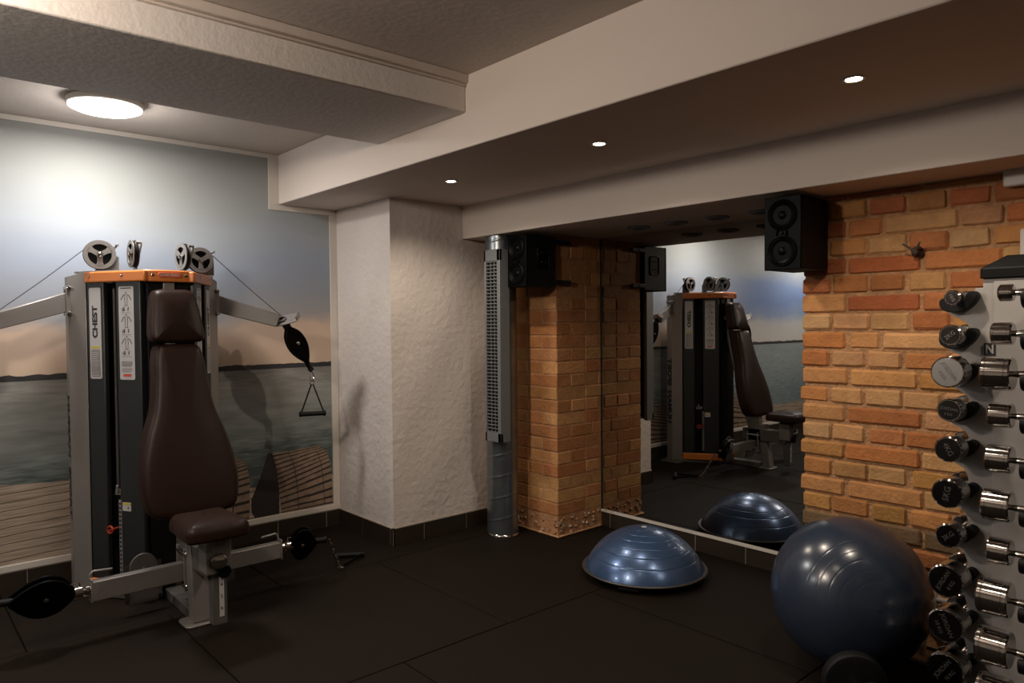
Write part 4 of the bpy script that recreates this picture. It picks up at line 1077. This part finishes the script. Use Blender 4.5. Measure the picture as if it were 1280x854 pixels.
# ------------------------------------------------------------------ cable handles
def cable_handle(apex, cen, axis, label, up=None, chain=None):
    apex = Vector(apex); cen = Vector(cen); axis = Vector(axis).normalized()
    t = thing('cable_handle', label, 'handle', tuple(cen), 'stirrup handles of the cable machine')
    w_ = 0.082
    bm = bmesh.new(); cyl(bm, cen - axis * w_, cen + axis * w_, 0.0155, 20, ch=0.003)
    cyl(bm, cen - axis * (w_ + 0.004), cen - axis * (w_ - 0.010), 0.0185, 20, ch=0.003); cyl(bm, cen + axis * (w_ - 0.010), cen + axis * (w_ + 0.004), 0.0185, 20, ch=0.003)
    finish('grip', bm, M_rubber, t)
    bm = bmesh.new()
    for s in (-1, 1):
        a = cen + axis * s * w_ * 0.95; b_ = apex + axis * s * 0.006
        bar(bm, a, b_, 0.020, 0.004, up=axis.cross(b_ - a).cross(b_ - a))
    finish('strap', bm, M_black, t, bevel=0.001)
    bm = bmesh.new()
    dirv = (apex - cen).normalized(); ax2 = axis
    tube(bm, [apex + dirv * 0.014 + 0.015 * (math.cos(i * PI / 6) * dirv + math.sin(i * PI / 6) * ax2) for i in range(12)], 0.0032, 8, closed=True)
    finish('ring', bm, M_chrome, t)
    if chain:
        e = Vector(chain); bm = bmesh.new(); s0 = apex + dirv * 0.024
        if (e - s0).length < 0.16:
            m_ = (s0 + e) / 2; dv = (e - s0); hl = dv.length / 2 + 0.004; dv.normalize(); sd = axis
            tube(bm, [m_ + dv * hl * math.cos(i * PI / 8) + sd * 0.013 * math.sin(i * PI / 8) for i in range(16)], 0.0035, 8, closed=True)
        else:
            nL = int((e - s0).length / 0.026)
            for k in range(nL):
                c0 = s0.lerp(e, (k + 0.5) / nL); dv = (e - s0).normalized(); sd = dv.cross(Vector((0, 0, 1))).normalized() if k % 2 else Vector((0, 0, 1)) - dv * dv.z
                sd.normalize()
                tube(bm, [c0 + dv * 0.018 * math.cos(i * PI / 5) + sd * 0.009 * math.sin(i * PI / 5) for i in range(10)], 0.003, 6, closed=True)
        finish('carabiner' if (e - s0).length < 0.16 else 'chain', bm, M_chrome, t)
    return t
lo = ends[('up', 1)]
cable_handle((-4.385, 2.142, 1.062), (-4.385, 2.142, 0.872), (0.12, 1, -0.03), 'black stirrup handle hanging from upper right arm of the cable machine', chain=tuple(lo + Vector((0, 0, -0.012))))
lo = ends[('low', 1)]
cable_handle((-3.86, 2.052, 0.020), (-4.02, 2.20, 0.0195), (0.55, 0.83, 0), 'black stirrup handle lying on the floor tiles by the corner', chain=tuple(lo + Vector((-0.006, 0.022, -0.010))))

# ------------------------------------------------------------------ half-ball balance trainer
bc = Vector((-2.60, 3.30, 0))
t = thing('balance_trainer', 'blue half-ball balance trainer on a flat black base in front of mirror', 'balance trainer', tuple(bc))
prof = []
Rr = 0.336; Ht = 0.228
grooves = (0.12, 0.24, 0.36, 0.50, 0.64, 0.80)
RS = (0.338 ** 2 + 0.226 ** 2) / (2 * 0.226)
for i in range(321):
    u = i / 320
    a = u * PI / 2
    r = 0.338 * (1 - u) if i < 320 else 0.0
    z = 0.048 + math.sqrt(RS * RS - r * r) - (RS - 0.226)
    d = min(abs(u - g_) for g_ in grooves)
    k = 1 - 0.006 * math.exp(-(d / 0.0045) ** 2)
    prof.append((r * k, 0.048 + (z - 0.048) * k))
bm = bmesh.new(); lathe(bm, [(0.330, 0.040)] + prof, Matrix.Translation(bc), 96, cap=False); finish('dome', bm, M_bosublue, t)
bm = bmesh.new(); lathe(bm, [(0.0, 0.0), (0.285, 0.0), (0.30, 0.006), (0.325, 0.026), (0.335, 0.034), (0.335, 0.040), (0.30, 0.044)], Matrix.Translation(bc), 96, cap=False); bs = finish('platform', bm, M_rubber, t)
bm = bmesh.new(); lathe(bm, [(0.325, 0.038), (0.342, 0.037), (0.352, 0.041), (0.355, 0.047), (0.351, 0.052), (0.342, 0.051), (0.330, 0.048), (0.325, 0.038)], Matrix.Translation(bc), 96, cap=False); finish('rim', bm, M_lip, t)
bm = bmesh.new(); lathe(bm, [(0.016, -0.002), (0.016, 0.0012), (0.010, 0.0022), (0, 0.0022)], Matrix.Translation(bc + Vector((0.0, 0, 0.048 + 0.225))), 20, cap=False); finish('valve_plug', bm, M_label, t)
bm = bmesh.new(); Mx = Matrix.Translation(bc + Vector((-0.05 + 0.18, -0.295, 0.012))) @ Matrix.Rotation(math.radians(25), 4, 'Z')
prism(bm, rrect(0.12, 0.03, 0.01), 0.0, 0.018, Mx); finish('hand_grip', bm, M_rubber, t, bevel=0.004)

# ------------------------------------------------------------------ big gym ball
gc = Vector((-1.323, 3.045, 0.31)); GR = 0.31
t = thing('exercise_ball', 'large dark blue inflated exercise ball on the floor before brick wall', 'exercise ball', (gc.x, gc.y, 0))
pole = Vector((0.66, -0.70, 0.16)).normalized()
bm = bmesh.new(); prof = []
gr = [0.10, 0.145, 0.19, 0.235, 0.28, 0.72, 0.765, 0.81, 0.855, 0.90]
for i in range(541):
    u = i / 540; a = u * PI
    d = min(abs(u - g_) for g_ in gr)
    k = 1 - 0.0013 * math.exp(-(d / 0.0030) ** 2)
    prof.append((GR * k * math.sin(a) if 0 < i < 540 else 0.0, GR * k * math.cos(a)))
lathe(bm, prof[::-1], Matrix.Translation(gc) @ frame_to(pole), 96, cap=False)
for v in bm.verts: v.co.z = max(v.co.z, 0.0015)
finish('ball_skin', bm, M_ballblue, t)
bm = bmesh.new(); lathe(bm, [(0.013, -0.003), (0.013, 0.0008), (0.009, 0.0016), (0, 0.0016)], Matrix.Translation(gc) @ frame_to(pole) @ Matrix.Translation((0, 0, GR)), 20, cap=False)
finish('valve_plug', bm, M_ballblue, t)

# ------------------------------------------------------------------ dumbbell rack
RX, RY = -0.881, 2.93       # axis of the left dumbbells
BX, BY = -0.611, 2.70       # axis of the right dumbbells
RK = thing('dumbbell_rack', 'upright pale grey dumbbell rack with black cap and rubber cradles by brick wall', 'rack', (-0.65, 2.95, 0))
PX0, PX1, PY0, PY1 = -0.819, -0.43, 2.952, 3.16
bm = bmesh.new(); box(bm, (PX0, PY0, 0.04), (PX1, PY1, 1.592)); post = finish('post', bm, M_rackw, RK, bevel=0.004)
bm = bmesh.new(); box(bm, (PX0 + 0.035, PY0 - 0.004, 0.06), (PX1 - 0.035, PY0 + 0.001, 1.585)); finish('front_panel', bm, M_rackw, RK, bevel=0.002)
bm = bmesh.new(); box(bm, (PX0 - 0.08, PY0 - 0.02, 0.0), (PX1 + 0.08, PY1 + 0.06, 0.04)); finish('base', bm, M_black, RK, bevel=0.006)
bm = bmesh.new()
c0 = [(PX0 - 0.006, PY0 - 0.012, 1.592), (PX1 + 0.006, PY0 - 0.012, 1.592), (PX1 + 0.006, PY1 + 0.01, 1.592), (PX0 - 0.006, PY1 + 0.01, 1.592)]
c1 = [(p[0], p[1], 1.628) for p in c0]
c2 = [(PX0 + 0.065, PY0 + 0.025, 1.672), (PX1 - 0.065, PY0 + 0.025, 1.672), (PX1 - 0.065, PY1 - 0.03, 1.672), (PX0 + 0.065, PY1 - 0.03, 1.672)]
vv = [[bm.verts.new(p) for p in c] for c in (c0, c1, c2)]
bm.faces.new(vv[0][::-1]); bm.faces.new(vv[2])
for A_, B_ in zip(vv, vv[1:]):
    for i in range(4): bm.faces.new((A_[i], A_[(i + 1) % 4], B_[(i + 1) % 4], B_[i]))
finish('top_cap', bm, M_black, RK, bevel=0.004)
ZR_A = [1.525, 1.394, 1.266, 1.132, 0.995, 0.841, 0.689, 0.535, 0.378, 0.221]
ZR_B = [1.532, 1.403, 1.275, 1.142, 1.001, 0.851, 0.705, 0.551, 0.390, 0.235]
RAD = [.027, .036, .054, .040, .045, .051, .042, .057, .059, .060]
LEN = [.040, .057, .082, .063, .069, .078, .063, .088, .090, .090]
KG = ['1', '2', '9', '3', '4', '5', '3', '8', '10', '10']
cradle = [(-.064, -.010), (-.063, -.028), (-.052, -.042), (-.030, -.050), (.004, -.048), (.036, -.030), (.055, -.002), (.056, .012), (.048, .022), (.034, .024), (.022, .014), (.014, -.006), (.003, -.0165), (-.02, -.012), (-.04, -.001), (-.056, .0)]
def plate_outline(zr, xr):
    pts = [(xr, zr[0] + 0.035), (0.040, zr[0] + 0.035), (0.028, zr[0] + 0.0)]
    for i, z in enumerate(zr):
        pts += [(0.010, z - 0.020), (-0.022, z - 0.022), (-0.050, z - 0.024), (-0.058, z - 0.038), (-0.040, z - 0.058), (-0.010, z - 0.074), (0.012, z - 0.090)]
        if i + 1 < len(zr): pts += [(0.022, min(z - 0.105, zr[i + 1] + 0.03))]
    pts += [(0.012, 0.05), (xr, 0.05)]
    return pts
bm = bmesh.new(); prism(bm, plate_outline(ZR_A, PX0 - RX + 0.01), -0.004, 0.004, place((RX, RY + 0.024, 0), (1, 0, 0), (0, -1, 0)) if False else Matrix(((1, 0, 0, RX), (0, 0, 1, RY + 0.026), (0, 1, 0, 0), (0, 0, 0, 1))))
finish('side_plate', bm, M_rackw, RK, bevel=0.001)
# wing towards the room: local x -> world +y
bm = bmesh.new(); prism(bm, plate_outline(ZR_B, PY0 - BY + 0.002), -0.004, 0.004, Matrix(((0, 0, 1, BX + 0.026), (1, 0, 0, BY), (0, 1, 0, 0), (0, 0, 0, 1))))
finish('side_plate', bm, M_rackw, RK, bevel=0.001)
for z in ZR_A:
    bm = bmesh.new(); sp = spline([(x, y, 0) for x, y in cradle], 3, True)
    prism(bm, [(p.x, p.y) for p in sp], -0.021, 0.021, Matrix(((1, 0, 0, RX), (0, 0, 1, RY), (0, 1, 0, z), (0, 0, 0, 1)))); finish('cradle', bm, M_rubber, RK, bevel=0.003)
for z in ZR_B:
    bm = bmesh.new(); sp = spline([(x, y, 0) for x, y in cradle], 3, True)
    prism(bm, [(p.x, p.y) for p in sp], -0.021, 0.021, Matrix(((0, 0, 1, BX), (1, 0, 0, BY), (0, 1, 0, z), (0, 0, 0, 1)))); finish('cradle', bm, M_rubber, RK, bevel=0.003)
# square badge with an N
Mx = place((PX0 + 0.024, PY0 - 0.0045, 1.342), (1, 0, 0), (0, -1, 0))
bm = bmesh.new(); prism(bm, rrect(0.036, 0.046, 0.003), 0, 0.001, Mx); nb_ = finish('letter_badge', bm, M_ink, RK, smooth=False)
text('badge_letter', 'N', 0.042, Mx @ Matrix.Translation((0, 0, 0.0012)), M_label, nb_, ext=0.0003, sx=0.8, bold=0.0012)

M_litend = mat('lit_chrome_end_face', (150, 148, 146), 0.42, metal=0.9)  # same chrome end, light falling on it painted in as a paler colour
def dumbbell(r, L_, kg, brand, bright=False):
    """local: axis along -y is the front face"""
    t = thing('dumbbell', '', 'dumbbell', (0, 0, 0), 'chrome dumbbells on the rack')
    hl = 0.052
    for s in (-1, 1):
        bm = bmesh.new(); Mx = place((0, s * hl, 0), (1, 0, 0), (0, s, 0))
        c = 0.004; L2 = L_
        prof = [(r * 0.55, 0), (r - c, 0), (r, c), (r, L2 * 0.16), (r - 0.0016, L2 * 0.175), (r - 0.0016, L2 * 0.195), (r, L2 * 0.21), (r, L2 * 0.80), (r - 0.0016, L2 * 0.815), (r - 0.0016, L2 * 0.835), (r, L2 * 0.85), (r, L2 - c), (r - c, L2)]
        lathe(bm, prof, Mx, 44)
        h = finish('weight_head', bm, M_chrome, t)
        bm = bmesh.new(); lathe(bm, [(r - 0.0055, L2 + 0.0002), (r - 0.006, L2 - 0.0008 + 0.0016), (r * 0.4, L2 + 0.0009), (0, L2 + 0.0009)], Mx, 44, cap=False); finish('end_face', bm, M_litend if bright else M_chromedk, h)
        if s < 0:
            Mf = Mx @ Matrix.Translation((0, 0, L2 + 0.0012)) @ Matrix.Rotation(math.radians(RNG[0]), 4, 'Z')
            if brand:
                text('embossed_weight', 'JORDAN', r * 0.36, Mf @ Matrix.Translation((0, r * 0.12, 0)), M_emboss, h, ext=0.0005)
                text('embossed_weight', kg + ' KG', r * 0.30, Mf @ Matrix.Translation((0, -r * 0.36, 0)), M_emboss, h, ext=0.0005)
            else: text('embossed_weight', kg + 'KG', r * 0.56, Mf, M_emboss, h, ext=0.0005)
    bm = bmesh.new(); lathe(bm, [(0.0095, -hl), (0.0125, -hl * 0.6), (0.0135, 0), (0.0125, hl * 0.6), (0.0095, hl)], place((0, 0, 0), (1, 0, 0), (0, 1, 0)), 20); finish('handle', bm, M_chrome, t)
    return t
RNG = [0]
ORD = ['topmost', 'second from the top', 'third from the top', 'fourth from the top', 'fifth from the top', 'sixth from the top', 'seventh from the top', 'eighth from the top', 'ninth from the top', 'lowest']
SZ = lambda r: 'tiny' if r < 0.03 else 'small' if r < 0.041 else 'medium' if r < 0.053 else 'large'
ROT = [-62, 38, -55, -8, -62, 80, 42, 62, -68, 56]
for i in range(10):
    RNG[0] = ROT[i]
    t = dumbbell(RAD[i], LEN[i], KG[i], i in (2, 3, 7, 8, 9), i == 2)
    c = copy_tree(t)
    t.location = (RX, RY, ZR_A[i])
    t['label'] = '%s chrome dumbbell end-on, %s in the rack column beside brick wall' % (SZ(RAD[i]), ORD[i])
    c.location = (BX, BY, ZR_B[i]); c.rotation_euler = (0, 0, -PI / 2)
    c['label'] = '%s chrome dumbbell side-on before the rack post, %s there' % (SZ(RAD[i]), ORD[i])

# black rubber dumbbell on the floor in front of the ball
fd = Vector((-1.132, 2.668, 0.1125)); ax = Vector((0.62, -0.785, 0)).normalized()
t = thing('rubber_dumbbell', 'heavy round black rubber dumbbell lying on floor in front of big blue ball', 'dumbbell', (fd.x, fd.y, 0))
for s, off in ((0, 0.0), (1, 0.185)):
    bm = bmesh.new(); Mx = place(fd + ax * (off - 0.06 if s == 0 else off), (0, 0, 1), ax)
    lathe(bm, [(0.02, 0), (0.096, 0.0), (0.108, 0.006), (0.112, 0.014), (0.112, 0.050), (0.108, 0.058), (0.096, 0.062), (0.02, 0.062)], Mx, 48)
    finish('weight_head', bm, M_rubber, t)
bm = bmesh.new(); cyl(bm, fd + ax * -0.062, fd + ax * 0.25, 0.016, 24, ch=0.002); finish('handle', bm, M_chrome, t)

# curved white tube stand behind the ball
t = thing('curved_tube_stand', 'curved white tube stand behind the big ball, beside the lowest dumbbells', 'stand', (-1.13, 3.33, 0))
bm = bmesh.new()
tube(bm, spline([(-1.19, 3.335, 0.372), (-1.137, 3.335, 0.350), (-1.103, 3.335, 0.312), (-1.092, 3.335, 0.262), (-1.105, 3.335, 0.205), (-1.13, 3.335, 0.15), (-1.14, 3.335, 0.02)], 6), 0.014, 12)
finish('bent_tube', bm, M_whitep, t)
bm = bmesh.new(); tube(bm, [(-1.098, 3.335, 0.272), (-0.98, 3.335, 0.268)], 0.013, 12); finish('cross_tube', bm, M_whitep, t)
bm = bmesh.new(); box(bm, (-1.22, 3.27, 0.0), (-1.04, 3.40, 0.02)); finish('foot_plate', bm, M_whitep, t, bevel=0.005)
